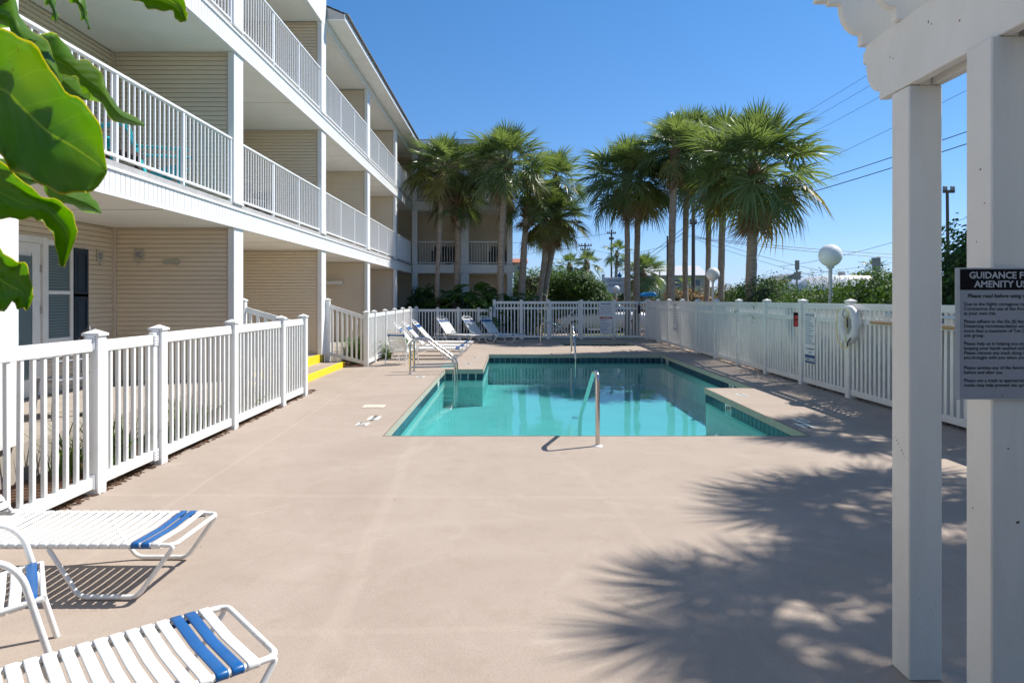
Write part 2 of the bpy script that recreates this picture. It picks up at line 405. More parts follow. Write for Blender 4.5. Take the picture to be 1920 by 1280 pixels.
# ================================================================== POOL
WATER = -0.20
basin = thing('pool_basin', None, None); basin['kind'] = 'structure'
outline = [(PX0, PY0), (PX1, PY0), (PX1, PYR), (PXB, PYR), (PXB, PY1), (PXA, PY1), (PXA, PYL), (PX0, PYL)]
def wall_run(poly, zt, zb, off=0.0):
    """vertical walls round a counter-clockwise outline, moved outward by off"""
    mb = MB(); n = len(poly)
    q = []
    for i in range(n):
        a = Vector(poly[i-1]); b = Vector(poly[i]); c = Vector(poly[(i+1) % n])
        d1 = (b-a).normalized(); d2 = (c-b).normalized()
        n1 = Vector((d1.y, -d1.x)); n2 = Vector((d2.y, -d2.x))
        q.append(b + (n1+n2)*off)
    for i in range(n):
        a, b = q[i], q[(i+1) % n]
        mb.add([(a.x, a.y, zb), (a.x, a.y, zt), (b.x, b.y, zt), (b.x, b.y, zb)], [(0, 1, 2, 3)])
    return mb
def rim(poly, o0, o1, z):
    mb = MB(); n = len(poly); q0 = []; q1 = []
    for i in range(n):
        a = Vector(poly[i-1]); b = Vector(poly[i]); c = Vector(poly[(i+1) % n])
        d1 = (b-a).normalized(); d2 = (c-b).normalized()
        nn = Vector((d1.y, -d1.x)) + Vector((d2.y, -d2.x))
        q0.append(b+nn*o0); q1.append(b+nn*o1)
    for i in range(n):
        j = (i+1) % n
        mb.add([(q0[i].x, q0[i].y, z), (q0[j].x, q0[j].y, z), (q1[j].x, q1[j].y, z), (q1[i].x, q1[i].y, z)], [(0, 3, 2, 1)])
    return mb
cop = wall_run(outline, 0.0, -0.095); r_ = rim(outline, 0.0, 0.03, -0.095); cop.add(r_.v, r_.f)
obj('coping', cop, M_coping, basin)
obj('coping_edge', rim(outline, .001, .014, .0025), mat('coping_edge_line', (.24, .165, .125), .8, var=.4, scale=5), basin)
obj('grout_band', wall_run(outline, -0.095, -0.262, 0.026), M_grout, basin)
obj('basin_wall', wall_run(outline, -0.262, -1.7, 0.022), M_plaster, basin)
obj('basin_floor', MB().add([(PX0-.1, PY0-.1, -.84), (PXB+.1, PY0-.1, -.84), (PXB+.1, PY1+.1, -.84), (PX0-.1, PY1+.1, -.84)], [(0,1,2,3)]), M_plaster, basin)
# underwater steps and bench
obj('floor_drain', MB().lathe([(0, .02), (.12, .02), (.13, 0)], 20), M_vinyl, basin, loc=(1.4, 14.0, -.835))
obj('floor_seam', MB().bar((0.2, 8.2, -.838), (0.2, 13.2, -.838), .03, .01), M_signw, basin)
# skimmer lids and drains on the floor
# waterline tiles
tile_me = MB().box(-.0725, .0725, 0, .008, -.0725, .0725).mesh('tile', bevel=.0025); tile_me.materials.append(M_tile)
tilew_me = MB().box(-.0725, .0725, -.001, .008, -.0725, .0725).mesh('tilew', bevel=.0025); tilew_me.materials.append(M_tilew)
PITCH = 0.1545
def run_tiles(poly, zc, parent, special):
    n = len(poly)
    for i in range(n):
        a = Vector(poly[i]); b = Vector(poly[(i+1) % n]); d = (b-a); Ln = d.length; d.normalize()
        nrm = Vector((d.y, -d.x))
        if abs(a.y-PY0) < .01 and abs(b.y-PY0) < .01 and poly is outline: pass
        cnt = int(Ln/PITCH); pit = Ln/cnt
        ang = math.atan2(d.y, d.x)
        for k in range(cnt):
            c = a + d*pit*(k+.5) + nrm*0.026
            w_ = special(c)
            o = obj('tile', tilew_me if w_ else tile_me, None, parent, loc=(c.x, c.y, zc), rot=(0, 0, ang+math.pi))
            # tile front (local -y) has to face the water
            o.location = (c.x - nrm.x*0.0, c.y - nrm.y*0.0, zc)
            o.rotation_euler = (0, 0, math.atan2(-nrm.y, -nrm.x)+math.pi/2)
            o.location.x -= nrm.x*0.008; o.location.y -= nrm.y*0.008
def special(c):
    x, y = c.x, c.y
    if x > PX1-.1 and x < PX1+.2 and abs(y-10.95) < .16: return True
    if x > PXB-.1 and abs(y-13.55) < .16: return True
    if x > PXB-.1 and abs(y-19.0) < .16: return True
    if x < PX0+.1 and abs(y-14.2) < .16: return True
    return False
run_tiles(outline, -0.178, basin, special)
# letters on the white marker tiles (face -X)
def wall_text(txt, x, y, z, s, parent, face='-x'):
    me = text_mesh(txt, s, 'CENTER', 0.002)
    return obj('lettering', me, M_inkdk, parent, loc=(x, y, z), rot=(R(90), 0, R(-90) if face == '-x' else R(90)))
wall_text('4 FT', PX1-.003+.012, 10.95, -.215, .13, basin)
wall_text('5 FT', PXB+.009, 13.55, -.215, .13, basin)
wall_text('5 FT', PXB+.009, 19.0, -.215, .13, basin)

def water_material():
    m = D.materials.new('pool_water'); m.use_nodes = True; n = m.node_tree; L = n.links
    n.nodes.remove(n.nodes['Principled BSDF']); out = n.nodes['Material Output']
    tr = n.nodes.new('ShaderNodeBsdfTransparent'); tr.inputs[0].default_value = (0.31, 0.66, 0.68, 1)
    gl = n.nodes.new('ShaderNodeBsdfGlossy'); gl.inputs['Roughness'].default_value = 0.015
    fr = n.nodes.new('ShaderNodeFresnel'); fr.inputs[0].default_value = 1.33
    geo = n.nodes.new('ShaderNodeNewGeometry')
    mp = n.nodes.new('ShaderNodeMapping'); mp.inputs['Scale'].default_value = (1.0, 0.75, 1)
    L.new(geo.outputs['Position'], mp.inputs[0])
    a = n.nodes.new('ShaderNodeTexNoise'); a.inputs['Scale'].default_value = 2.2; a.inputs['Detail'].default_value = 3; L.new(mp.outputs[0], a.inputs[0])
    b = n.nodes.new('ShaderNodeTexNoise'); b.inputs['Scale'].default_value = 9; b.inputs['Detail'].default_value = 2; b.inputs['Distortion'].default_value = .5; L.new(mp.outputs[0], b.inputs[0])
    ml = n.nodes.new('ShaderNodeMath'); ml.operation = 'MULTIPLY_ADD'; ml.inputs[1].default_value = 0.18
    L.new(b.outputs[0], ml.inputs[0]); L.new(a.outputs[0], ml.inputs[2])
    bp = n.nodes.new('ShaderNodeBump'); bp.inputs['Strength'].default_value = 0.35; bp.inputs['Distance'].default_value = 0.008
    L.new(ml.outputs[0], bp.inputs['Height'])
    L.new(bp.outputs[0], gl.inputs['Normal']); L.new(bp.outputs[0], fr.inputs['Normal'])
    fm = n.nodes.new('ShaderNodeMath'); fm.operation = 'MULTIPLY'; fm.inputs[1].default_value = .80; L.new(fr.outputs[0], fm.inputs[0])
    ms = n.nodes.new('ShaderNodeMixShader'); L.new(fm.outputs[0], ms.inputs[0]); L.new(tr.outputs[0], ms.inputs[1]); L.new(gl.outputs[0], ms.inputs[2])
    L.new(ms.outputs[0], out.inputs[0])
    return m
M_water = water_material()
wm = MB()
wm.add([(PX0-.02, PY0-.02, WATER), (PX1+.02, PY0-.02, WATER), (PX1+.02, PYR, WATER), (PX0-.02, PYR, WATER)], [(0,1,2,3)])
wm.add([(PX0-.02, PYR, WATER), (PXB+.02, PYR, WATER), (PXB+.02, PYL, WATER), (PX0-.02, PYL, WATER)], [(0,1,2,3)])
wm.add([(PXA-.02, PYL, WATER), (PXB+.02, PYL, WATER), (PXB+.02, PY1+.02, WATER), (PXA-.02, PY1+.02, WATER)], [(0,1,2,3)])
structure('pool_water', wm, M_water)
# spa
spa = thing('spa_basin', None, None); spa['kind'] = 'structure'
so_ = [(SPX0, SPY0), (SPX1, SPY0), (SPX1, SPY1), (SPX0, SPY1)]
cop = wall_run(so_, 0.0, -0.10); r_ = rim(so_, 0, .03, -.10); cop.add(r_.v, r_.f)
obj('coping', cop, M_coping, spa)
obj('grout_band', wall_run(so_, -0.10, -0.27, 0.026), M_grout, spa)
obj('basin_wall', wall_run(so_, -0.27, -1.0, 0.022), M_plaster, spa)
obj('basin_floor', MB().add([(SPX0-.1, SPY0-.1, -1), (SPX1+.1, SPY0-.1, -1), (SPX1+.1, SPY1+.1, -1), (SPX0-.1, SPY1+.1, -1)], [(0,1,2,3)]), M_plaster, spa)
run_tiles(so_, -0.182, spa, lambda c: False)
structure('spa_water', MB().add([(SPX0-.02, SPY0-.02, -.22), (SPX1+.02, SPY0-.02, -.22), (SPX1+.02, SPY1+.02, -.22), (SPX0-.02, SPY1+.02, -.22)], [(0,1,2,3)]), M_water)

# depth marker tiles set in the deck
def deck_marker(x, y, txt, rz, label, w_=.30):
    t = thing('deck_marker', label, 'depth marker', (x, y, 0), rz, 'depth and no diving markers set in the deck')
    obj('marker_tile', MB().box(-w_/2, w_/2, -.075, .075, .0005, .004), M_tilew, t)
    me = text_mesh(txt, .13 if len(txt) < 6 else .075, 'CENTER', 0.001, extrude=.0004)
    obj('lettering', me, M_inkdk, t, loc=(0, -.045 if len(txt) < 6 else -.025, .0048))
deck_marker(3.72, 8.62, 'NO DIVING', R(-90)+0, 'white no diving tile in the deck right of the pool', .30)
deck_marker(3.83, 8.98, '4 FT', R(-90), 'white 4 FT tile just beyond the no diving tile right of the pool', .28)
deck_marker(3.86, 11.35, '4 FT', R(-90), 'small white 4 FT tile near the inner corner on the right deck', .28)
deck_marker(-1.82, 9.15, 'NO DIVING', R(90), 'white no diving tile in the deck at the left pool edge', .28)
deck_marker(-1.88, 8.72, '3 FT', R(90), 'white 3 FT tile nearest the camera on the left deck', .2)
deck_marker(-1.83, 14.0, '3 FT', R(90), 'small white 3 FT tile by the feet of the double hand rail', .28)
deck_marker(-0.95, 18.6, '5 FT', R(90), 'small white tile in the far left deck beside the pool corner', .28)
deck_marker(-1.02, 16.9, '4 FT', R(90), 'small white tile between the double hand rail and the far pool corner', .28)
obj('skimmer_lid', MB().box(-.16, .16, -.12, .12, 0, .006).box(-.1, .1, -.07, .07, .006, .009).mesh(bevel=.002), mat('cream_lid', (.62, .56, .45), .6), loc=(-2.02, 10.15, .001),
    label='cream rectangular skimmer lid in the deck left of the pool', cat='skimmer lid')
# ================================================================== BUILDING (long block on the left)
bld = thing('apartment_building', 'long three storey beige apartment block with white balconies along the left of the pool', 'building', (-4.4, 6.0, 0))
def bp(name, mb, m, kind=None, label=None, parent=None, bevel=0.0, fixn=False):
    me = mb.mesh(name, bevel, fixn) if isinstance(mb, MB) else mb
    par = parent or bld
    return obj(name, me, m, par, loc=(0, 0, 0), world=True, kind=kind, label=label)
COLY = [6.05, 11.14, 16.15, 21.25, 26.35]      # far edge of each column
CD = 0.37; CX0, CX1 = -4.45, -4.35
XBK = -6.3; PORCH = 0.30
LV = [(PORCH, 2.72), (3.12, 5.50), (5.92, 8.0)]  # clear heights of the three storeys
YB0, YB1 = 0.5, 30.2
# porch and slabs
bp('porch_floor', MB().box(XBK, -4.40, -2, 30.2, -.1, PORCH), M_conc)
def slab(z0, z1):
    bp('floor_slab', MB().box(XBK, -4.37, YB0, 30.3, z0+.02, z1), M_slab)
    bp('ceiling_panel', MB().box(XBK+.02, -4.34, YB0, 30.3, z0+.004, z0+.018), M_soffit)
    # seams in the ceiling
    s = MB()
    for y in [8.6, 13.6, 18.7, 23.8]: s.box(XBK+.03, -4.36, y-.006, y+.006, z0-.002, z0+.006)
    bp('ceiling_seam', s, M_sidtrim, kind='stuff')
    bp('trim_band', MB().box(-4.368, -4.315, YB0, 30.2, z1-.115, z1-.085), M_alu)
    bp('trim_band', MB().box(-4.368, -4.318, YB0, 30.2, z0, z0+.025), M_alu)
slab(2.72, 3.12); slab(5.50, 5.92)
board = MB().box(-.0, .016, -.0455, .0455, 0, .262).mesh('fascia_board', bevel=.003); board.materials.append(M_paint)
for z0, z1 in ((2.72, 3.12), (5.50, 5.92)):
    h = z1-z0-.115-.025
    y = YB0+.05; far = MB()
    while y < 30.15:
        if 5.8 < y < 20.0:
            o = obj('fascia_board', board, None, bld, loc=(-4.352, y, z0+.025), world=True); o.scale = (1, 1, h/.262)
        else:
            far.box(-4.352, -4.336, y-.0455, y+.0455, z0+.025, z0+.025+h)
        y += .1
    bp('fascia_boards', far, M_paint, kind='stuff')
    bp('fascia_backing', MB().box(-4.366, -4.353, YB0, 30.2, z0+.01, z1-.09), M_slab)
# columns: one per storey at each bay line
for si, (z0, z1) in enumerate(LV):
    for y in COLY:
        if si == 0 and y == 6.05:
            pass
        me = MB().box(CX0, CX1, y-CD, y, z0 if si else PORCH, z1).mesh(bevel=.006)
        bp('column', me, M_paint)
        if si == 1 or si == 2:
            bp('column_foot', MB().box(CX0-.01, CX1+.012, y-CD-.01, y+.01, z0-.005, z0+.02), M_paint)
# lapped siding: saw-tooth profile along x (walls that face the camera) or along y (back wall)
def siding_x(x0, x1, y, z0, z1, pitch=.0723, lip=.016):
    mb = MB(); z = z0
    while z < z1-.001:
        zt = min(z+pitch, z1)
        zb = z+pitch*.11
        mb.add([(x0, y-lip, zb), (x1, y-lip, zb), (x1, y-lip*.35, zt), (x0, y-lip*.35, zt)], [(0, 1, 2, 3)])
        mb.add([(x0, y+.01, zb), (x1, y+.01, zb), (x1, y-lip, zb), (x0, y-lip, zb)], [(0, 1, 2, 3)])
        mb.add([(x0, y+.01, z), (x1, y+.01, z), (x1, y+.01, zb), (x0, y+.01, zb)], [(0, 1, 2, 3)])
        z = zt
    return mb
def siding_y(y0, y1, x, z0, z1, pitch=.0723, lip=.016):
    mb = MB(); z = z0
    while z < z1-.001:
        zt = min(z+pitch, z1)
        zb = z+pitch*.11
        mb.add([(x+lip, y0, zb), (x+lip, y1, zb), (x+lip*.35, y1, zt), (x+lip*.35, y0, zt)], [(0, 1, 2, 3)])
        mb.add([(x-.01, y0, zb), (x-.01, y1, zb), (x+lip, y1, zb), (x+lip, y0, zb)], [(0, 1, 2, 3)])
        mb.add([(x-.01, y0, z), (x-.01, y1, z), (x-.01, y1, zb), (x-.01, y0, zb)], [(0, 1, 2, 3)])
        z = zt
    return mb
for si, (z0, z1) in enumerate(LV):
    for y in COLY:
        yw = y-CD+.06
        dw = siding_x(XBK, CX0-.002, yw, z0, z1)
        dw.box(XBK, CX0-.002, yw+.012, yw+.2, z0, z1)
        bp('divider_wall', dw, M_siding)
        bp('corner_trim', MB().box(XBK+.0, XBK+.045, yw-.050, yw-.018, z0, z1), M_sidtrim); bp('edge_trim', MB().box(CX0-.03, CX0-.003, yw-.026, yw-.014, z0, z1), M_sidtrim)
        bp('ceiling_trim', MB().box(XBK+.05, CX0-.03, yw-.03, yw-.012, z1-.03, z1-.001), M_sidtrim)
    bk = siding_y(-2 if si == 0 else 0.5, 30.2, XBK, z0, z1)
    bp('back_wall', bk, M_siding)
bp('back_wall_core', MB().box(XBK-6, XBK-.03, .5, 36, -.1, 8.3), M_siding)
bp('roof_end_wall', MB().box(-6.2, -4.34, 30.35, 32, 7.9, 9.2), M_siding)
# near end block of the front: beam and the parapet above it, far part with eave
bp('top_beam', MB().box(-4.47, -4.345, YB0, 16.15, 8.0, 10.6), M_paint)
bp('top_beam', MB().box(-4.47, -4.35, 16.155, 30.2, 8.0, 8.2), M_paint)
bp('ceiling_panel', MB().box(XBK, -4.475, YB0, 30.2, 8.02, 8.05), M_soffit)
bp('near_roof', MB().box(XBK-6, -4.48, YB0, 16.1, 10.2, 10.5), M_shingle)
# eave: soffit, gutter board, roof slope
bp('soffit', MB().box(-4.345, -3.93, 16.17, 30.19, 8.20, 8.215), M_soffit)
bp('eave_board', MB().box(-3.93, -3.905, 16.17, 30.19, 8.19, 8.33), M_alu)
bp('eave_end_panel', MB().prism([(-4.345, 8.216), (-3.935, 8.216), (-3.935, 8.33), (-4.345, 8.50)], 16.17, 16.19), M_slab)
rb = MB()
nrow = 34; 
for k in range(nrow):
    x0 = -3.86-k*.18; z0 = 8.335+k*.075
    rb.add([(x0, 16.16, z0+.012), (x0, 30.6, z0+.012), (x0-.185, 30.6, z0+.078), (x0-.185, 16.16, z0+.078)], [(0, 1, 2, 3)])
    rb.add([(x0, 16.16, z0-.006), (x0, 30.6, z0-.006), (x0, 30.6, z0+.012), (x0, 16.16, z0+.012)], [(0, 1, 2, 3)])
# shingle tabs along the edge
y = 16.2
rr = random.Random(2)
while y < 29.9:
    rb.box(-3.93, -3.835, y, y+.21, 8.333, 8.345+rr.uniform(0, .018)); y += .24
bp('roof_slope', rb, M_shingle)
bp('roof_end_wall', MB().prism([(-4.36, 8.2), (-9.9, 8.2), (-9.9, 10.85)], 16.2, 16.25), M_siding)
# balcony railings
bal = MB().box(-.0095, .0095, -.0095, .0095, 0, .90).mesh('baluster'); bal.materials.append(M_alu)
XR = -4.405
def railing(y0, y1, zf, singles):
    rl = D.objects.new('balcony_railing', None); C.objects.link(rl); rl.parent = bld
    rl.location = Vector((XR, y0, zf)) - worldloc(bld)
    Ln = y1-y0
    obj('top_rail', MB().box(-.03, .03, 0, Ln, .985, 1.02).mesh(bevel=.005), M_alu, rl)
    obj('bottom_rail', MB().box(-.018, .018, 0, Ln, .055, .09).mesh(bevel=.004), M_alu, rl)
    for k in (0, 1, 2, 3):
        yy = .02 + (Ln-.04)*k/3
        obj('railing_post', MB().box(-.022, .022, yy-.022, yy+.022, 0, .985).mesh(bevel=.004), M_alu, rl)
    rest = MB(); n = int(Ln/.114)
    for i in range(1, n):
        yy = Ln*i/n
        if min(abs(yy-(.02+(Ln-.04)*k/3)) for k in range(4)) < .045: continue
        if singles: obj('baluster', bal, None, rl, loc=(0, yy, .088))
        else: rest.box(-.0095, .0095, yy-.0095, yy+.0095, .088, .988)
    if not singles: obj('balusters', rest, M_alu, rl, kind='stuff')
for zf, lv in ((3.12, 1), (5.92, 2)):
    ys = [1.0, 6.05, 11.14, 16.15, 21.25, 26.35]
    for i in range(len(ys)):
        y0 = ys[i]+.0; y1 = (ys[i+1]-CD) if i+1 < len(ys) else 30.2
        if i == 0:
            if lv == 2: continue
            y0 = 1.5
        railing(y0, y1, zf, singles=(i in (1, 2)))
# door, window, shutter in the first ground floor bay
XF = XBK+.012
def yz_box(y0, y1, z0, z1, x0, x1): return MB().box(XBK+x0, XBK+x1, y0, y1, z0, z1)
dr = bp('door', yz_box(8.32, 9.10, PORCH+.02, 2.33, .0, .045), M_vinyl)
bp('door_frame', yz_box(8.22, 8.31, PORCH, 2.42, .0, .07), M_vinyl); bp('door_frame', yz_box(9.11, 9.19, PORCH, 2.42, .0, .075), M_vinyl)
bp('door_frame', yz_box(8.22, 9.19, 2.335, 2.42, .0, .065), M_vinyl)
M_blind = mat('window_blind', (.55, .58, .57), .5)
M_dark = mat('dark_room', (.03, .035, .035), .5)
def glass_mat():
    m = D.materials.new('window_glass'); m.use_nodes = True; n = m.node_tree; L = n.links
    n.nodes.remove(n.nodes['Principled BSDF'])
    tr = n.nodes.new('ShaderNodeBsdfTransparent'); tr.inputs[0].default_value = (.72, .78, .76, 1)
    gl = n.nodes.new('ShaderNodeBsdfGlossy'); gl.inputs['Roughness'].default_value = .02
    fr = n.nodes.new('ShaderNodeFresnel'); fr.inputs[0].default_value = 1.5
    ms = n.nodes.new('ShaderNodeMixShader'); L.new(fr.outputs[0], ms.inputs[0]); L.new(tr.outputs[0], ms.inputs[1]); L.new(gl.outputs[0], ms.inputs[2])
    L.new(ms.outputs[0], n.nodes['Material Output'].inputs[0]); return m
M_glass = glass_mat()
def blind(y0, y1, z0, z1, par, x):
    b = MB(); z = z0
    while z < z1: b.box(x, x+.012, y0, y1, z, z+.034); z += .04
    bp('blind_slats', b, M_blind, kind='stuff', parent=par)
bp('door_glass', MB().add([(XBK+.062, 8.44, .55), (XBK+.062, 8.92, .55), (XBK+.062, 8.92, 2.16), (XBK+.062, 8.44, 2.16)], [(0,1,2,3)]), M_glass, parent=dr)
bp('door_glass_surround', yz_box(8.40, 8.44, .50, 2.20, .0455, .06), M_vinyl, parent=dr); bp('door_glass_surround', yz_box(8.92, 8.96, .50, 2.20, .0455, .06), M_vinyl, parent=dr)
blind(8.45, 8.91, .56, 2.15, dr, XBK+.046)
for z in (.9, 1.45, 2.0): bp('hinge', MB().box(XBK+.046, XBK+.06, 9.085, 9.105, z-.05, z+.05), M_slab, parent=dr)
bp('door_handle', MB().box(XBK+.046, XBK+.09, 8.36, 8.39, 1.25, 1.36), M_steel, parent=dr)
wn = bp('window', yz_box(9.20, 9.74, 1.0, 2.36, .0, .02), M_dark)
bp('window_frame', yz_box(9.195, 9.235, 1.0, 2.40, .0, .06), M_vinyl, parent=wn); bp('window_frame', yz_box(9.70, 9.76, 1.0, 2.40, .0, .06), M_vinyl, parent=wn)
bp('window_frame', yz_box(9.236, 9.70, 2.33, 2.40, .0, .058), M_vinyl, parent=wn); bp('window_frame', yz_box(9.236, 9.70, 1.0, 1.06, .0, .058), M_vinyl, parent=wn)
bp('sash_rail', yz_box(9.236, 9.70, 1.66, 1.71, .021, .057), M_vinyl, parent=wn)
blind(9.24, 9.695, 1.06, 2.32, wn, XBK+.022)
bp('window_pane', MB().add([(XBK+.042, 9.236, 1.06), (XBK+.042, 9.70, 1.06), (XBK+.042, 9.70, 2.33), (XBK+.042, 9.236, 2.33)], [(0,1,2,3)]), M_glass, parent=wn)
bp('window_screen', yz_box(9.24, 9.26, 1.06, 1.66, .048, .050), mat('insect_screen', (.10, .10, .11), .8), parent=wn)
sh = bp('shutter', yz_box(9.80, 10.12, .98, 2.33, .013, .04), M_navy)
for z0, z1 in ((1.05, 1.60), (1.70, 2.26)):
    bp('shutter_frame', yz_box(9.80, 9.845, z0-.07, z1+.07, .0405, .055).box(XBK+.0405, XBK+.055, 10.075, 10.12, z0-.07, z1+.07)
       .box(XBK+.0405, XBK+.055, 9.846, 10.074, z0-.07, z0).box(XBK+.0405, XBK+.055, 9.846, 10.074, z1, z1+.07), M_navy, parent=sh)
    bp('shutter_panel', MB().box(XBK+.0405, XBK+.050, 9.875, 10.045, z0+.03, z1-.03).mesh(bevel=.006), M_navy, parent=sh)
# downpipe in the corner, meter conduit box seen on the fourth bay wall
bp('downpipe', MB().tube([(XBK+.05, 10.80, PORCH), (XBK+.05, 10.80, 2.72)], .022), M_sidtrim)
obj('wall_shelf', MB().box(-.30, .55, -.1, 0, -.05, .05).mesh(bevel=.004), M_vinyl, loc=(P(600, 530, 20.9).x+.15, 20.88, 1.6+.03*1.0+.46), label='narrow white shelf board fixed to the ground floor siding', cat='wall shelf')

# ------------------------------------------------------------------ wing across the far end
wing = thing('apartment_wing', 'far wing of the apartment block facing the camera behind the left palms', 'building', (-2.0, 30.2, 0))
def wp(name, mb, m, kind=None, parent=None, bevel=0): 
    return obj(name, mb.mesh(name, bevel) if isinstance(mb, MB) else mb, m, parent or wing, world=True, kind=kind)
YW = 30.2
wp('wall_core', MB().box(-10, -.02, 32.03, 36, -.1, 8.3), M_siding)
for si, (z0, z1) in enumerate(LV):
    wp('back_wall', siding_x(-4.3, .0, 32.0, z0, z1, .1), M_siding)
    wp('side_wall', siding_y(31.5, 32, .0, z0, z1, .1), M_siding)
for z0, z1 in ((2.72, 3.12), (5.50, 5.92)):
    wp('floor_slab', MB().box(-4.33, .12, YW+.01, 32, z0+.01, z1), M_slab)
    wp('ceiling_panel', MB().box(-4.33, .12, YW+.02, 32, z0-.002, z0+.008), M_soffit)
    fb = MB(); x = -4.3
    while x < .12: fb.box(x, x+.096, YW-.015, YW+.009, z0+.02, z1-.06); x += .1
    wp('fascia_boards', fb, M_paint, kind='stuff')
    wp('trim_band', MB().box(-4.33, .14, YW-.03, YW+.009, z1-.059, z1-.02), M_alu)
wp('porch_floor', MB().box(-4.39, .12, YW, 32, -.1, .28), M_conc)
for z0, z1 in ((.28, 2.72), (3.12, 5.5), (5.92, 8.0)):
    for x0, x1 in ((-4.33, -4.10), (-2.18, -1.82), (-.12, .12)):
        wp('column', MB().box(x0, x1, YW, YW+.25, z0, z1).mesh(bevel=.006), M_paint)
for zf in (3.12, 5.92):
    for x0, x1 in ((-4.10, -2.18), (-1.82, -.12)):
        Ln = x1-x0
        rl = D.objects.new('balcony_railing', None); C.objects.link(rl); rl.parent = wing; rl.location = Vector((x0, YW+.08, zf))-worldloc(wing)
        obj('top_rail', MB().box(0, Ln, -.03, .03, .985, 1.02), M_alu, rl); obj('bottom_rail', MB().box(0, Ln, -.018, .018, .055, .09), M_alu, rl)
        n = int(Ln/.114)
        for i in range(1, n): obj('baluster', bal, None, rl, loc=(Ln*i/n, 0, .088))
        obj('railing_post', MB().box(Ln/2-.02, Ln/2+.02, -.022, .022, 0, .985), M_alu, rl)
wp('top_beam', MB().box(-4.33, .12, YW, YW+.12, 8.0, 8.3), M_paint)
wp('ceiling_panel', MB().box(-4.33, .12, YW+.12, 32, 8.02, 8.06), M_soffit)
wp('soffit', MB().box(-3.9, .45, YW-.55, YW, 8.3, 8.315), M_soffit)
wp('eave_board', MB().box(-3.9, .47, YW-.58, YW-.55, 8.29, 8.48), M_alu)
rf = MB()
for k in range(16):
    y0 = YW-.6+k*.25; z0 = 8.48+k*.030
    rf.add([(-7.0, y0, z0+.03), (.5, y0, z0+.03), (.5, y0+.26, z0+.058), (-7.0, y0+.26, z0+.058)], [(0, 1, 2, 3)])
    rf.add([(-7.0, y0, z0), (.5, y0, z0), (.5, y0, z0+.03), (-7.0, y0, z0+.03)], [(0, 1, 2, 3)])
wp('roof_slope', rf, M_roofpale)
wp('side_wall', MB().box(.0, .03, 32, 36, -.1, 8.6), M_siding)
for x, z, w_ in ((-3.1, 3.14, .9), (-2.55, 3.14, .5), (-.75, 3.14, .35)):
    pass

# ================================================================== STEPS (painted noses)
st = thing('entry_steps', 'two beige concrete steps with bright yellow noses up to the porch', 'steps', (-4.15, 13.8, 0))
for x0, x1, z0, z1 in ((-4.39, -3.88, 0, .13),):
    obj('tread', MB().box(x0-.02, x1-.012, 11.45, 16.05, 0, z1-.004).mesh(bevel=.004), M_deck, st, world=True)
    obj('nosing', MB().box(x1-.05, x1, 11.44, 16.06, -.01, z1).mesh(bevel=.006), M_yellow, st, world=True)
obj('tread', MB().box(-4.62, -4.405, 11.45, 16.05, .1, .304), M_deck, st, world=True)
obj('nosing', MB().box(-4.445, -4.392, 11.44, 16.06, .12, .31).mesh(bevel=.006), M_yellow, st, world=True)

# ================================================================== FENCES
pk5 = None
def post_mesh(s, h, cap=True):
    mb = MB().box(-s/2, s/2, -s/2, s/2, -.03, h)
    me = mb.mesh(bevel=.005); return me
def cap_mesh(s):
    a = s/2+.012
    mb = MB().box(-a, a, -a, a, 0, .022)
    mb.add([(-a*.94, -a*.94, .0222), (a*.94, -a*.94, .0222), (a*.94, a*.94, .0222), (-a*.94, a*.94, .0222), (0, 0, .055)], [(0, 1, 4), (1, 2, 4), (2, 3, 4), (3, 0, 4), (0, 3, 2, 1)])
    return mb.mesh()
_cache = {}
_jr = random.Random(77)
def cached(key, fn, m):
    if key not in _cache:
        me = fn(); me.materials.append(m); _cache[key] = me
    return _cache[key]
def fence(label, p0, p1, posts, h, three, picket=.040, pitch=.125, ps=.11, skip=(), z0=.05, group=None, hang=0.0):
    a = Vector((*p0, 0)); b = Vector((*p1, 0)); d = b-a; ang = math.atan2(d.y, d.x); Ln = d.length
    t = thing('vinyl_fence', label, 'fence', a, ang, group)
    for s in posts:
        po = obj('post', cached(('post', ps, h), lambda: post_mesh(ps, h+.025), M_vinyl), None, t, loc=(s, 0, 0))
        obj('post_cap', cached(('cap', ps), lambda: cap_mesh(ps), M_vinyl), None, po, loc=(0, 0, h+.026))
    for i in range(len(posts)-1):
        if i in skip: continue
        s0 = posts[i]+ps/2; s1 = posts[i+1]-ps/2; L_ = s1-s0
        if L_ < .05: continue
        def rail(z, hh, th=.045): obj('rail', cached(('rail', round(L_, 3), hh, th), lambda: MB().box(0, L_, -th/2, th/2, 0, hh).mesh(bevel=.004), M_vinyl), None, t, loc=(s0, 0, z))
        rail(h-.10, .10, .052); rail(z0, .095, .052)
        if three: rail(h-.32, .085, .052)
        n = max(2, round(L_/pitch)); zt = h-.10; zb = z0+.095
        key = ('pk', picket, round(zt-zb, 3))
        for k in range(n):
            x = s0 + L_*(k+.5)/n
            po_ = obj('picket', cached(key, lambda: MB().box(-picket/2, picket/2, -picket*.42, picket*.42, 0, zt-zb).mesh(bevel=.003), M_vinyl), None, t, loc=(x+_jr.uniform(-.0025, .0025), _jr.uniform(-.0015, .0015), zb)); po_.rotation_euler = (_jr.uniform(-.003, .003), _jr.uniform(-.004, .004), _jr.uniform(-.02, .02))
    return t
# right fence, running away from the camera
ry = [11.02+1.79*k for k in range(-4, 10)]
rf_ = fence('tall white picket fence running down the right side of the pool', (5.5, ry[0]), (5.5, ry[-1]), [y-ry[0] for y in ry], 1.52, True, .062, .128, .127)
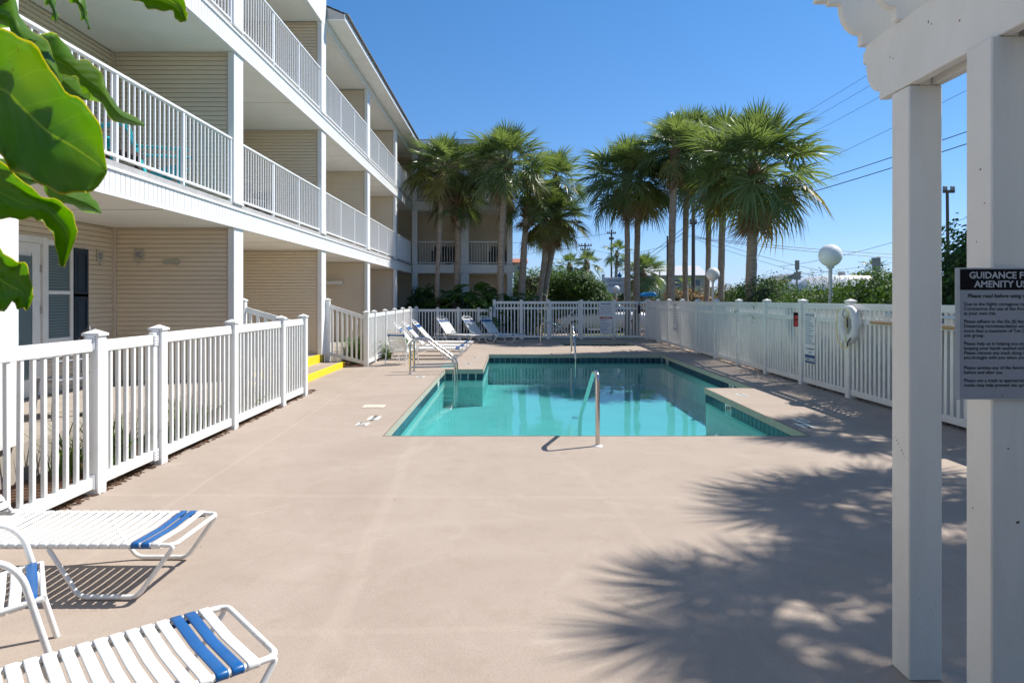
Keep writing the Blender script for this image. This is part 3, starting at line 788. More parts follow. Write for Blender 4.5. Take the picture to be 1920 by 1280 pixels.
# far fence
fz = 27.13
ff = fence('tall white picket fence across the far end left and right of the gate', (-.62, fz), (5.5, fz), [0, 1.07, 2.14, 3.46, 4.76, 6.06-.0], 1.50, True, .048, .133, .12, skip=(2,))
# left low fence: gate opening between 5.63 and 6.65
ly = [2.9, 5.63, 6.65, 8.40, 10.20, 11.30]
fl = fence('low white picket fence beside the near left deck, nearest the camera', (-3.42, ly[0]), (-3.42, ly[-1]), [y-ly[0] for y in ly], 1.27, False, .036, .122, .12, skip=(1,))
# left low fence beyond the steps, then the low fence turning along the far left
y2 = [16.15, 17.2, 18.9, 20.7, 22.5, 24.4, 26.4]
fl2 = fence('low white picket fence behind the strap loungers beyond the yellow steps', (-3.40, 16.15), (-3.62, 26.4), [y-16.15 for y in y2], 1.24, False, .045, .122, .11)
fence('low white picket fence along the far left behind the three loungers', (-3.62, 26.42), (-.74, 26.9), [.0, .82, 1.62, 2.42, 2.9], 1.20, False, .045, .122, .11)
# gates
def gate(label, p0, ang, L_, h, three, brace, picket, pitch, hinge_right=True):
    t = thing('fence_gate', label, 'gate', (*p0, 0), ang)
    obj('stile', MB().box(0, .075, -.025, .025, .06, h).mesh(bevel=.004), M_vinyl, t)
    obj('stile', MB().box(L_-.075, L_, -.025, .025, .06, h+.015).mesh(bevel=.004), M_vinyl, t)
    for z in ([h-.10, .06] + ([h-.32] if three else [])):
        obj('rail', MB().box(.076, L_-.076, -.024, .024, z, z+.095).mesh(bevel=.004), M_vinyl, t)
    n = round((L_-.15)/pitch)
    for k in range(n):
        x = .076+(L_-.152)*(k+.5)/n
        obj('picket', MB().box(x-picket/2, x+picket/2, -.016, .016, .155, h-.10).mesh(bevel=.003), M_vinyl, t)
    if brace:
        obj('brace', MB().bar((.10, -.045, .13), (L_-.12, -.045, h-.2), .035, .075, up=(0, 1, 0)), M_vinyl, t)
    xh = L_-.04 if hinge_right else .04
    for z in (.1, h-.06):
        hg = obj('hinge', MB().box(xh-.03, xh+.06, -.034, -.026, z-.05, z+.05).mesh(bevel=.002), M_alu, t)
        mb = MB()
        for q in range(3):
            mb.lathe([(0, 0), (.007, 0), (.007, .004), (0, .005)], 8, (0, 0, 0))
        b = MB()
        for q in (-.03, 0, .03): b.box(xh-.018, xh-.006, -.038, -.0345, z+q-.006, z+q+.006).box(xh+.02, xh+.032, -.038, -.0345, z+q-.006, z+q+.006)
        obj('hinge_screw', b, M_slab, hg)
    return t
gate('low white picket gate in the near left fence, hinged on the farther post', (-3.42, 5.70), R(90), .88, 1.26, False, False, .036, .115)
gate('tall white picket gate with a diagonal brace in the far fence', (1.585, fz), 0, 1.19, 1.50, True, True, .040, .115, False)
# latch on far gate post
obj('gate_latch', MB().box(-.03, .03, -.05, 0, -.06, .06).box(-.012, .012, -.07, -.05, -.1, .02).mesh(bevel=.003), M_slab, loc=(1.50, fz-.062, 1.36), label='small grey latch box on the left gate post of the far fence', cat='gate latch')
# stair hand rails between building and fence end posts
def stair_rail(label, y, x0, x1, z0a, z0b):
    t = thing('stair_railing', label, 'stair railing', (x0, y, 0))
    Ln = x1-x0
    po = obj('post', MB().box(-.055, .055, -.055, .055, 0.1, 1.56).mesh(bevel=.005), M_vinyl, t)
    obj('post_cap', cap_mesh(.11), M_vinyl, po, loc=(0, 0, 1.561))
    obj('rail', MB().bar((.05, 0, 1.42), (Ln-.05, 0, 1.16), .045, .085), M_vinyl, t)
    obj('rail', MB().bar((.05, 0, .30), (Ln-.05, 0, .09), .045, .085), M_vinyl, t)
    n = 8
    for k in range(1, n):
        x = Ln*k/n; f = k/n
        obj('picket', MB().box(x-.022, x+.022, -.018, .018, .30-.21*f, 1.42-.26*f), M_vinyl, t)
stair_rail('sloping white picket stair railing at the near end of the yellow steps', 11.32, -4.43, -3.42, 0, 0)
stair_rail('sloping white picket stair railing at the far end of the yellow steps', 16.15, -4.31, -3.40, 0, 0)

# brackets and screws on the two near gate posts of the low fence
posts_fl = [c for c in fl.children if c.name.startswith('post')]
for i, q in ((1, (.34, 1.0, 1.13)), (2, (.10, .22, .95, 1.06))):
    for z in q:
        obj('screw', MB().lathe([(0, .003), (.006, .002), (.007, 0)], 8), M_slab, posts_fl[i], loc=(-.0605, .012, z), rot=(0, R(-90), 0))
    for z in (.0, 1.14):
        obj('rail_bracket', MB().box(-.075, -.0605, -.036, .036, z+.045, z+.165).mesh(bevel=.003), M_alu, posts_fl[i])
for z, l in ((.10, .004), (.22, .005), (.36, .012)):
    obj('rust_spot', MB().lathe([(0, .001), (l, .0006), (l*1.3, 0)], 8), M_rust, posts_fl[2], loc=(-.0608, .02, z), rot=(0, R(-90), 0))
# ================================================================== VEGETATION
def frond_mesh(seed, nseg=34, Lp=.95, Lb=.85, droop=.35, spread=150, stiff=0.0, sw=1.0, arch=.10, tilt=0):
    """one fan frond: arching stalk, then blades fanning out and drooping at the tips"""
    r = random.Random(seed); v = []; f = []
    def st(t):   # stalk curve, local x out, z up
        return Vector((t*Lp, 0, -arch*Lp*t*t))
    # stalk as a flat three sided bar
    ns = 4
    for i in range(ns+1):
        p = st(i/ns); w_ = .018*(1-.4*i/ns)
        v += [tuple(p+Vector((0, w_, 0))), tuple(p+Vector((0, -w_, 0))), tuple(p+Vector((0, 0, -w_)))]
    for i in range(ns):
        a = i*3; b = a+3
        f += [(a, a+1, b+1, b), (a+1, a+2, b+2, b+1), (a+2, a, b, b+2)]
    base = st(1.0)
    for i in range(nseg):
        t = (i+.5)/nseg*2-1
        a = R(spread)*t + r.uniform(-.03, .03)
        back = abs(t)
        o = base + Vector((.22*(1-back), 0, -.05*(1-back)))
        L_ = Lb*(1-.28*back**2)*r.uniform(.86, 1.08)
        d = Vector((math.cos(a), math.sin(a), .10*(1-back)+.22*abs(math.sin(a))*.6))
        d.normalize(); tl = R(tilt); TM = Matrix.Rotation(tl, 3, 'Y'); d = TM @ d; o = base + TM @ (o-base); s_ = Vector((-math.sin(a), math.cos(a), 0))
        tw = r.uniform(-.7, .7); s_ = TM @ (s_*math.cos(tw)+Vector((0, 0, 1))*math.sin(tw))
        dr = droop*r.uniform(.5, 1.5); side = r.uniform(-.10, .10)
        n0 = len(v)
        prof = ((.0, .006), (.38, .021*sw), (.68, .015*sw), (1.0, .0))
        for (q, w_) in prof:
            p = o + d*(L_*q) + Vector((0, 0, -dr*L_*max(0, q-.25)**2*1.5)) + s_*(side*L_*q*q)
            if q == 1.0: p = p+Vector((0, 0, -dr*.1)); v.append(tuple(p))
            else: v += [tuple(p+s_*w_), tuple(p-s_*w_)]
        f += [(n0, n0+1, n0+3, n0+2), (n0+2, n0+3, n0+5, n0+4), (n0+4, n0+5, n0+6)]
    me = D.meshes.new('frond'); me.from_pydata(v, [], f); me.update()
    return me
FR = {}
for kk, args in {'up': dict(droop=.12, arch=.02, tilt=6, spread=130), 'mid': dict(droop=.36, arch=.14, tilt=24, spread=150), 'low': dict(droop=.50, arch=.34, tilt=48, spread=155)}.items():
    FR[kk] = []
    for j in range(4):
        me = frond_mesh(j*7+len(kk)*31+ord(kk[0]), nseg=40, sw=1.2, **args); FR[kk].append(me)
def variants(m): return {k: [x for x in [c.copy() for c in l] if not x.materials.append(m)] for k, l in FR.items()}
FRG = variants(M_frond); FRY = variants(M_frondy); FRD = variants(M_dead)
def palm(label, base, top, r0, crown_r, n, seed, group='tall fan palms', yellow=.08, boots=False, dead=3, cat='palm tree', upright=0.0):
    r = random.Random(seed); base = Vector(base); top = Vector(top)
    t = thing('palm_tree', label, cat, base, 0, group)
    d = top-base; pts = []; rs = []
    bow = Vector((r.uniform(-.12, .12), r.uniform(-.1, .1), 0)); NS = 22
    for i in range(NS+1):
        q = i/NS; pts.append(d*q + bow*math.sin(q*math.pi) + Vector((r.uniform(-.008, .008), r.uniform(-.008, .008), 0)))
        rs.append(r0*(1.22-.30*min(1, q*6) + .06*math.sin(q*9+seed) - .06*q)*r.uniform(.965, 1.035))
    obj('trunk', MB().tube(pts, rs, 14), M_bark, t)
    # old leaf bases under the crown
    hb = .85 if boots else .45
    mb = MB(); nb = 60 if boots else 30
    for i in range(nb):
        q = i/nb; a = i*2.4+seed; z = -hb*(1-q)+.1
        rr_ = r0*.85
        c = d + Vector((math.cos(a)*rr_, math.sin(a)*rr_, z)); o = c + Vector((math.cos(a)*(.22 if boots else .10), math.sin(a)*(.16 if boots else .10), .20))
        mb.bar(c, o, .10 if boots else .075, .03, up=(math.cos(a+1.57), math.sin(a+1.57), 0) if False else (0, 0, 1))
    obj('leaf_bases', mb, M_boot, t, kind='stuff')
    obj('crown_heart', MB().lathe([(0, -.25), (r0*1.1, -.2), (r0*1.3, .1), (r0*.7, .45), (0, .6)], 10), M_boot, t, loc=d)
    s = crown_r/1.82; n = int(n*.95)
    for i in range(n):
        q = (i+.5)/n
        pitch = 88 - 106*q**1.0 + r.uniform(-9, 9)      # young leaves stand, old ones hang
        kind = 'up' if q < .25 else ('mid' if q < .68 else 'low')
        lib = FRG
        if q > .72 and r.random() < yellow*2.2: lib = FRY
        me = r.choice(lib[kind])
        a = i*2.39996 + r.uniform(-.25, .25)
        o = D.objects.new('frond', me); C.objects.link(o); o.parent = t
        o.location = d + Vector((math.cos(a)*.10, math.sin(a)*.10, .35*(1-q)))
        sc = s*r.uniform(.86, 1.08)*(1.0 if q > .25 else .80)
        o.scale = (sc, sc, sc)
        o.rotation_euler = Euler((r.uniform(-.5, .5), -R(pitch), a), 'XYZ')
    for i in range(dead):
        a = r.uniform(0, 6.28); me = r.choice(FRD['low'])
        o = D.objects.new('frond', me); C.objects.link(o); o.parent = t; o['label'] = 'dry brown hanging frond'
        o.location = d + Vector((math.cos(a)*.12, math.sin(a)*.12, -.1)); sc = s*.8; o.scale = (sc, sc, sc)
        o.rotation_euler = Euler((r.uniform(-.4, .4), R(r.uniform(62, 80)), a), 'XYZ')
    return t
def palm_px(label, xb, xt, yt, Z, wpx, rpx, n, seed, **k):
    b = P(xb, 560, Z); b.z = -.05; tp = P(xt, yt+(22 if yt < 420 else 0), Z)
    return palm(label, b, tp, wpx*Z/FPX/2, rpx*Z/FPX, n, seed, **k)
# label, foot x, crown x, crown y, distance, trunk px, crown radius px
palm_px('leftmost fan palm with a slim pale trunk and yellowish lower fronds', 819, 832, 306, 28.2, 11, 78, 46, 1, yellow=.5)
palm_px('fan palm with a rough bulging head of old leaf bases, second from left', 846, 858, 360, 28.9, 13, 58, 34, 2, boots=True)
palm_px('fan palm with a rounded dark crown, third from left', 937, 948, 296, 27.9, 14, 86, 54, 3, boots=True)
palm_px('leaning fan palm just right of the third palm from left', 976, 990, 358, 29.2, 14, 66, 40, 4, boots=True)
palm_px('fan palm whose crown shows highest at the right of the left group', 1000, 1042, 325, 31.0, 12, 64, 44, 5)
palm_px('leaning slim fan palm in the middle of the left group', 1000, 1026, 400, 29.6, 11, 62, 38, 6, yellow=.3)
palm_px('leaning fan palm with bright drooping crown at the right of the left group', 1012, 1044, 395, 30.2, 12, 62, 38, 7, yellow=.3)
palm_px('short fan palm behind the left group at its lower right', 1018, 1030, 436, 33.0, 8, 48, 32, 8)
palm_px('fan palm at the left edge of the right group with a broad dark skirt', 1178, 1176, 322, 28.6, 12, 92, 56, 11)
palm_px('fan palm close behind the left trunk of the right group', 1192, 1197, 335, 29.6, 13, 76, 44, 12)
palm_px('fan palm with a ragged high crown, third trunk of the right group', 1259, 1266, 270, 27.0, 15, 80, 46, 13, dead=5)
palm_px('slim fan palm with the highest crown left of centre in the right group', 1287, 1292, 262, 30.0, 12, 84, 44, 14)
palm_px('fan palm directly behind the globe lamp in the right group', 1320, 1325, 292, 31.0, 11, 92, 44, 15)
palm_px('fan palm between the small globe lamp and the thickest palm', 1352, 1357, 286, 28.0, 13, 112, 50, 16)
palm_px('thickest and nearest fan palm with the widest crown, far right of the group', 1406, 1414, 312, 20.5, 22, 136, 68, 17, boots=True, dead=6, yellow=.2)
palm_px('small slim palm far off beside the utility pole', 1155, 1157, 478, 75.0, 6, 30, 26, 21, group='distant palms')
palm_px('round bushy palm behind the right group trunks', 1206, 1206, 520, 44.0, 11, 50, 40, 22, group='distant palms')
palm_px('low palm top above the round green tree, left one', 1068, 1068, 505, 52.0, 9, 32, 26, 23, group='distant palms')
palm_px('low palm top above the round green tree, right one', 1100, 1100, 500, 50.0, 9, 32, 26, 24, group='distant palms')
palm_px('distant palm half hidden behind the grey road sign back', 1638, 1640, 508, 60.0, 6, 26, 24, 25, group='distant palms')
palm_px('distant round palm top between the van and the road sign', 1608, 1608, 530, 62.0, 7, 20, 22, 26, group='distant palms')
palm_px('far palm showing low behind the thin pole left of the shop roof', 1285, 1285, 540, 70.0, 7, 22, 20, 27, group='distant palms')
# palms standing outside the frame on the right; only their shade reaches the deck
palm('fan palm right of the pergola that shades the deck beside the pool', (7.9, 7.3, -.05), (7.75, 7.2, 6.2), .16, 1.38, 44, 31)
palm('fan palm right of the pergola that shades the near deck', (6.8, 5.4, -.05), (6.6, 5.4, 6.2), .16, 1.32, 42, 32)
palm('fan palm beside the pergola that shades its posts', (7.6, 4.0, -.05), (7.5, 4.0, 6.3), .16, 1.7, 46, 33)
palm('fan palm behind the right fence that shades the deck near the life ring', (9.2, 10.6, -.05), (9.1, 10.5, 6.4), .15, 1.3, 36, 34)

rng = np.random.default_rng(3)
def foliage_mesh(blobs, n, L_, W_, seed, fill=.35, up=.25, fold=.25, lump=.18):
    """thousands of small pointed leaves through rounded masses; returns one mesh"""
    rg = np.random.default_rng(seed)
    B = np.array(blobs, float)                       # x y z rx ry rz
    area = (B[:, 3]*B[:, 4]+B[:, 4]*B[:, 5]+B[:, 3]*B[:, 5]); p = area/area.sum()
    k = rg.choice(len(B), n, p=p)
    dr = rg.normal(size=(n, 3)); dr /= np.linalg.norm(dr, axis=1)[:, None]
    # twig clumps: pull directions towards shared clump directions
    nc = max(20, n//28); cd_ = rg.normal(size=(nc, 3)); cd_ /= np.linalg.norm(cd_, axis=1)[:, None]
    ck = rg.integers(0, nc, n); cr = rg.uniform(1-lump, 1+lump, nc)
    dr = cd_[ck] + dr*.22*rg.uniform(.2, 1.3, n)[:, None]; dr /= np.linalg.norm(dr, axis=1)[:, None]
    rad = cr[ck]*np.where(rg.random(n) < fill, rg.uniform(.45, .95, n), rg.uniform(.9, 1.06, n))
    c = B[k, :3] + dr*B[k, 3:]*rad[:, None]
    nrm = dr + rg.normal(size=(n, 3))*.55 + np.array([0, 0, up]); nrm /= np.linalg.norm(nrm, axis=1)[:, None]
    t = rg.normal(size=(n, 3)) + dr*.7; t -= nrm*(t*nrm).sum(1)[:, None]; t /= np.linalg.norm(t, axis=1)[:, None]
    b = np.cross(nrm, t); sc = rg.uniform(.65, 1.25, n)[:, None]
    v = np.empty((n, 4, 3)); l = L_*sc; w_ = W_*sc
    v[:, 0] = c - t*l*.5; v[:, 2] = c + t*l*.5
    v[:, 1] = c + b*w_*.5 + nrm*w_*fold; v[:, 3] = c - b*w_*.5 + nrm*w_*fold
    v = v.reshape(-1, 3)
    gm = -0.04; v[:, 2] = np.maximum(v[:, 2], gm)
    me = D.meshes.new('foliage'); me.vertices.add(4*n); me.vertices.foreach_set('co', v.ravel())
    me.loops.add(6*n); me.polygons.add(2*n)
    base = np.arange(n)*4
    li = np.stack([base, base+1, base+2, base, base+2, base+3], 1).ravel()
    me.loops.foreach_set('vertex_index', li); me.polygons.foreach_set('loop_start', np.arange(2*n)*3)
    me.update(calc_edges=True); me.validate(); return me
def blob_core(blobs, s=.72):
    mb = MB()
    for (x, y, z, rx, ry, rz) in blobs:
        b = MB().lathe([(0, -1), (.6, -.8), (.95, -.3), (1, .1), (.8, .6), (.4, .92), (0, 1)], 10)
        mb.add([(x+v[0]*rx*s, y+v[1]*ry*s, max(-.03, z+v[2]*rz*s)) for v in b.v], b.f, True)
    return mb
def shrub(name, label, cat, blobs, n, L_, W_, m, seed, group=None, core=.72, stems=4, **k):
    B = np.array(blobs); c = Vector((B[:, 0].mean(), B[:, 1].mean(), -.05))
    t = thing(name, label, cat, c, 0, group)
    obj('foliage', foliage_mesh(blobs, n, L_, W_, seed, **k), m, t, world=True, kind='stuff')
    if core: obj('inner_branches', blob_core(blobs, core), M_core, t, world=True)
    r = random.Random(seed); mb = MB()
    for i in range(stems):
        bl = blobs[r.randrange(len(blobs))]
        x = bl[0]+r.uniform(-.3, .3)*bl[3]; y = bl[1]+r.uniform(-.3, .3)*bl[4]
        mb.tube([(x*.4+c.x*.6 if cat == 'tree' else x, y*.4+c.y*.6 if cat == 'tree' else y, -.05), (x, y, bl[2]*.5), (bl[0], bl[1], bl[2])], [.06, .045, .02] if cat != 'tree' else [.16, .12, .05], 7)
    obj('stem', mb, M_bark, t, world=True)
    return t
def row(x0, y0, x1, y1, n, z, rx, ry, rz, seed, jit=.15):
    r = random.Random(seed); out = []
    for i in range(n):
        q = (i+.5)/n
        out.append((x0+(x1-x0)*q+r.uniform(-jit, jit), y0+(y1-y0)*q+r.uniform(-jit, jit), z*r.uniform(.93, 1.07), rx*r.uniform(.9, 1.15), ry*r.uniform(.9, 1.15), rz*r.uniform(.9, 1.12)))
    return out
# hedge behind the right fence, in bushes one can tell apart
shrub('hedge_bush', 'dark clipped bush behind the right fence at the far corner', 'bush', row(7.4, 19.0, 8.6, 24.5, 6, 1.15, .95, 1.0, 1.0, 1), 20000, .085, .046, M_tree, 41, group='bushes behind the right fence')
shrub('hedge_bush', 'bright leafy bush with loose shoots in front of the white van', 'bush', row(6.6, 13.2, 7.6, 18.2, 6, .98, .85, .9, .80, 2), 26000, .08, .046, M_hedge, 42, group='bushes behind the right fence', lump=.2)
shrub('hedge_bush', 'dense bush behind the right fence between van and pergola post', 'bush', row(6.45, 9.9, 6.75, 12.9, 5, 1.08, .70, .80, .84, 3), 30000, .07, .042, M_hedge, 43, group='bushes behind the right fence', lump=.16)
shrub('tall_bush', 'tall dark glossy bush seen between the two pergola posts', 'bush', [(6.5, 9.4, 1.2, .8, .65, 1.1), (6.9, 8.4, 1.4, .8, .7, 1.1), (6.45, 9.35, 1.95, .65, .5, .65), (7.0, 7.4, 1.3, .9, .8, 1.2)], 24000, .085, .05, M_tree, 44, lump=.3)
# long upright shoots on the bright bush
r = random.Random(9); mb = MB(); lv = []
sh_t = None
for i in range(26):
    y = r.uniform(13.2, 17.6); x = 6.4+(y-13)*.2+r.uniform(-.5, .5); z = 1.6; p = Vector((x, y, z)); d = Vector((r.uniform(-.35, .35), r.uniform(-.3, .3), 1)).normalized(); L_ = r.uniform(.3, .65)
    q = [p+d*L_*t_ + Vector((0, 0, -.1*t_*t_*L_)) for t_ in (0, .5, 1)]
    mb.tube(q, [.006, .005, .002], 4)
    for j in range(14):
        t_ = j/14; c = p+d*L_*t_; a = j*2.2; s_ = Vector((math.cos(a), math.sin(a), .5)).normalized(); u = s_.cross(d).normalized()
        n0 = len(lv); lv += [c, c+s_*.04+u*.018, c+s_*.08, c+s_*.04-u*.018]
hb_ = [o for o in C.objects if o.name.startswith('hedge_bush') and 'shoots' in o.get('label', '')][0]
obj('shoots', mb, M_core, hb_, world=True, kind='stuff')
obj('shoot_leaves', me_from(lv, [(i, i+1, i+2, i+3) for i in range(0, len(lv), 4)]), M_hedge, hb_, world=True, kind='stuff')
# round tree behind the far fence, red tip bush, dry shrubs, distant green
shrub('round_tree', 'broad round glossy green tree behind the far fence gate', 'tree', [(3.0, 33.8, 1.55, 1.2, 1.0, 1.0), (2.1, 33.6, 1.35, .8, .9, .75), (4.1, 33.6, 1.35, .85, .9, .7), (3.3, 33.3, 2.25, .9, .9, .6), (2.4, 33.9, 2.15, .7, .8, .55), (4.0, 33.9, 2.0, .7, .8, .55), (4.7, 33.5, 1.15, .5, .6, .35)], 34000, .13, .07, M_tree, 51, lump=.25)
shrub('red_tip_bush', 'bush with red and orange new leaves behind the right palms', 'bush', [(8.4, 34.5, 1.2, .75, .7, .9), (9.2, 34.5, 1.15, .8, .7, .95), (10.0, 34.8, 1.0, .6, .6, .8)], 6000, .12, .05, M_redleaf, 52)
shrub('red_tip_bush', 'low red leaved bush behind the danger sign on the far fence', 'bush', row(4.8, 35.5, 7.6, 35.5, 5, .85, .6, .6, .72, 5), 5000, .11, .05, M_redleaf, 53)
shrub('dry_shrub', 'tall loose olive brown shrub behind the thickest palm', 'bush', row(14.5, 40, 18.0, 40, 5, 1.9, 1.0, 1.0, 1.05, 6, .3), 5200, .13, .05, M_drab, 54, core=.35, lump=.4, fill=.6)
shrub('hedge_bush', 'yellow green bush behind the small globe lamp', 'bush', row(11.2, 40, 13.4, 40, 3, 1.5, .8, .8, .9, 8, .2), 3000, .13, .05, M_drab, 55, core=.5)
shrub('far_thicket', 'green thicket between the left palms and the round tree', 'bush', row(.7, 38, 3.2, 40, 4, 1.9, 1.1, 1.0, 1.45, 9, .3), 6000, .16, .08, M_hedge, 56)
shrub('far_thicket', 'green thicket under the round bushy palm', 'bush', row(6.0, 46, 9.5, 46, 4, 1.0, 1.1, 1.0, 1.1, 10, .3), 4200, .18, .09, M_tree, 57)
# far wooded edge: reads as one mass
fw = []
r = random.Random(12)
for i in range(46):
    x = -10+i*4.2+r.uniform(-1, 1); fw.append((x, 150+r.uniform(-8, 8), 1.2, 3.2, 2, r.uniform(1.3, 3.4)))
obj('distant_woods', foliage_mesh(fw, 16000, .8, .5, 61), M_tree, kind='stuff')
# lush bed in front of the wing: split leaf philodendron plants
def philo_leaf(seed, L_=.62, W_=.52, lobes=8):
    r = random.Random(seed); v = []; f = []
    st_ = [Vector((-.55+.55*i/3, 0, -.05*(i-3)**2*.3)) for i in range(4)]
    for i, p in enumerate(st_): v += [(p.x, .01, p.z), (p.x, -.01, p.z)]
    for i in range(3): f.append((2*i, 2*i+1, 2*i+3, 2*i+2))
    def mid(t): return Vector((L_*t, 0, .06*math.sin(t*3.0)-.22*L_*t*t))
    for i in range(lobes):
        t0 = i/lobes; t1 = (i+.72)/lobes; tc = min(1.0, (i+1.0)/lobes+.10)
        w_ = W_*.5*math.sin(math.pi*min(1, (i+1.1)/(lobes+1.0)))**.7
        for s_ in (-1, 1):
            a = mid(t0); b = mid(t1); m_ = mid(min(tc, 1)); ww = w_*r.uniform(.85, 1.1)
            n0 = len(v)
            v += [tuple(a), tuple(b), (m_.x*.5+b.x*.5, s_*ww*.62, b.z+.035), (a.x*.6+b.x*.4, s_*ww*.60, a.z+.03), (m_.x+.03, s_*ww, m_.z-.05)]
            f += [(n0, n0+1, n0+2, n0+3), (n0+3, n0+2, n0+4)]
    n0 = len(v); a = mid(.88); v += [(a.x, .05, a.z), (a.x, -.05, a.z), (L_*1.12, 0, mid(1).z-.05)]; f.append((n0, n0+1, n0+2))
    return me_from(v, f)
PH = [philo_leaf(s_) for s_ in range(4)]
for me in PH: me.materials.append(M_philo)
def philo(label, x, y, h, spread, n, seed, s=1.0, gr='split leaf philodendrons in the bed before the wing'):
    r = random.Random(seed); t = thing('philodendron', label, 'plant', (x, y, -.05), 0, gr)
    obj('stem', MB().tube([(0, 0, 0), (.05, .02, h*.45)], [.07, .05], 8), M_bark, t)
    for i in range(n):
        a = i*2.4+r.uniform(-.3, .3); q = (i+.5)/n
        pr = spread*math.sqrt(q)*.9; z = h*(1.0-.75*q**1.6)*r.uniform(.9, 1.05)
        o = D.objects.new('leaf', r.choice(PH)); C.objects.link(o); o.parent = t
        o.location = (math.cos(a)*pr, math.sin(a)*pr, z)
        sc = s*r.uniform(.75, 1.15); o.scale = (sc,)*3
        o.rotation_euler = Euler((r.uniform(-.4, .4), R(r.uniform(-35, 45)), a), 'XYZ')
for i, (lb, px, y, h, sp, n, s_) in enumerate([
    ('split leaf philodendron hanging over the low far fence, biggest of the bed', 885, 27.9, 2.15, 1.15, 60, 1.1),
    ('split leaf philodendron between the two left palm trunks', 836, 28.9, 1.75, .85, 34, 1.0),
    ('low philodendron left of the leftmost palm trunk', 790, 28.0, 1.35, .9, 36, .9),
    ('philodendron left of the third palm trunk', 918, 28.6, 1.85, .8, 34, 1.0),
    ('philodendron right of the third palm trunk', 960, 28.4, 1.75, .85, 38, 1.0),
    ('philodendron at the foot of the leaning palms', 992, 29.4, 1.7, .85, 36, 1.0)]):
    philo(lb, P(px, 560, y).x, y, h, sp, n, 70+i, s_)
shrub('background_bush', 'dark bush filling the bed corner beside the long block', 'bush', row(-4.1, 28.9, -3.3, 29.2, 2, 1.1, .6, .5, 1.0, 15), 4000, .12, .06, M_tree, 81)
shrub('background_bush', 'dark bushes low behind the philodendron bed', 'bush', row(-2.8, 29.5, 1.0, 30.0, 6, .7, .6, .4, .85, 16), 6500, .12, .06, M_tree, 82)
shrub('background_bush', 'dark bush behind the far fence left of the gate', 'bush', row(-.3, 29.0, 1.5, 30.5, 4, .55, .55, .6, .8, 17), 5000, .11, .055, M_tree, 83)
# grassy clumps by the fences
def grassclump(label, x, y, n, h, sp, seed, lean=.5, m=M_grassy, cat='grass plant'):
    r = random.Random(seed); v = []; f = []
    for i in range(n):
        a = r.uniform(0, 6.28); p = Vector((r.uniform(-sp, sp)*.5, r.uniform(-sp, sp)*.5, 0)); L_ = h*r.uniform(.6, 1.1); ln = lean*r.uniform(.4, 1.4)
        d = Vector((math.cos(a), math.sin(a), 0)); s_ = Vector((-math.sin(a), math.cos(a), 0)); n0 = len(v)
        for q, w_ in ((0, .006), (.4, .009), (.75, .006), (1, 0)):
            c = p + d*(ln*L_*q*q*1.2) + Vector((0, 0, L_*(q-.35*ln*q*q)))
            if q == 1: v.append(tuple(c))
            else: v += [tuple(c+s_*w_), tuple(c-s_*w_)]
        f += [(n0, n0+1, n0+3, n0+2), (n0+2, n0+3, n0+5, n0+4), (n0+4, n0+5, n0+6)]
    o = obj('grass_clump', me_from(v, f), m, loc=(x, y, -.02)); tag(o, label, cat, 'grassy clumps planted along the left fences')
grassclump('long bladed green clump behind the near left fence, fourth panel', -3.72, 7.8, 110, .55, .4, 91)
grassclump('grassy clump behind the gate of the near left fence', -3.85, 6.4, 160, .6, .6, 92)
grassclump('grassy clump poking through the fence before the yellow steps', -3.62, 9.3, 70, .45, .3, 93)
grassclump('variegated grassy clump beyond the yellow steps, behind the sloping railing', -3.75, 17.2, 240, .75, .5, 94)
grassclump('second grassy clump behind the far sloping railing', -4.05, 18.2, 220, .8, .5, 95)
grassclump('grassy tuft among the loungers by the left fence', -3.3, 18.3, 70, .5, .25, 96)
grassclump('grassy tuft behind the lounger heads by the far left fence', -3.3, 21.6, 70, .6, .25, 97)
grassclump('thin grassy clump low behind the near left fence, third panel', -3.9, 10.6, 90, .4, .4, 98)

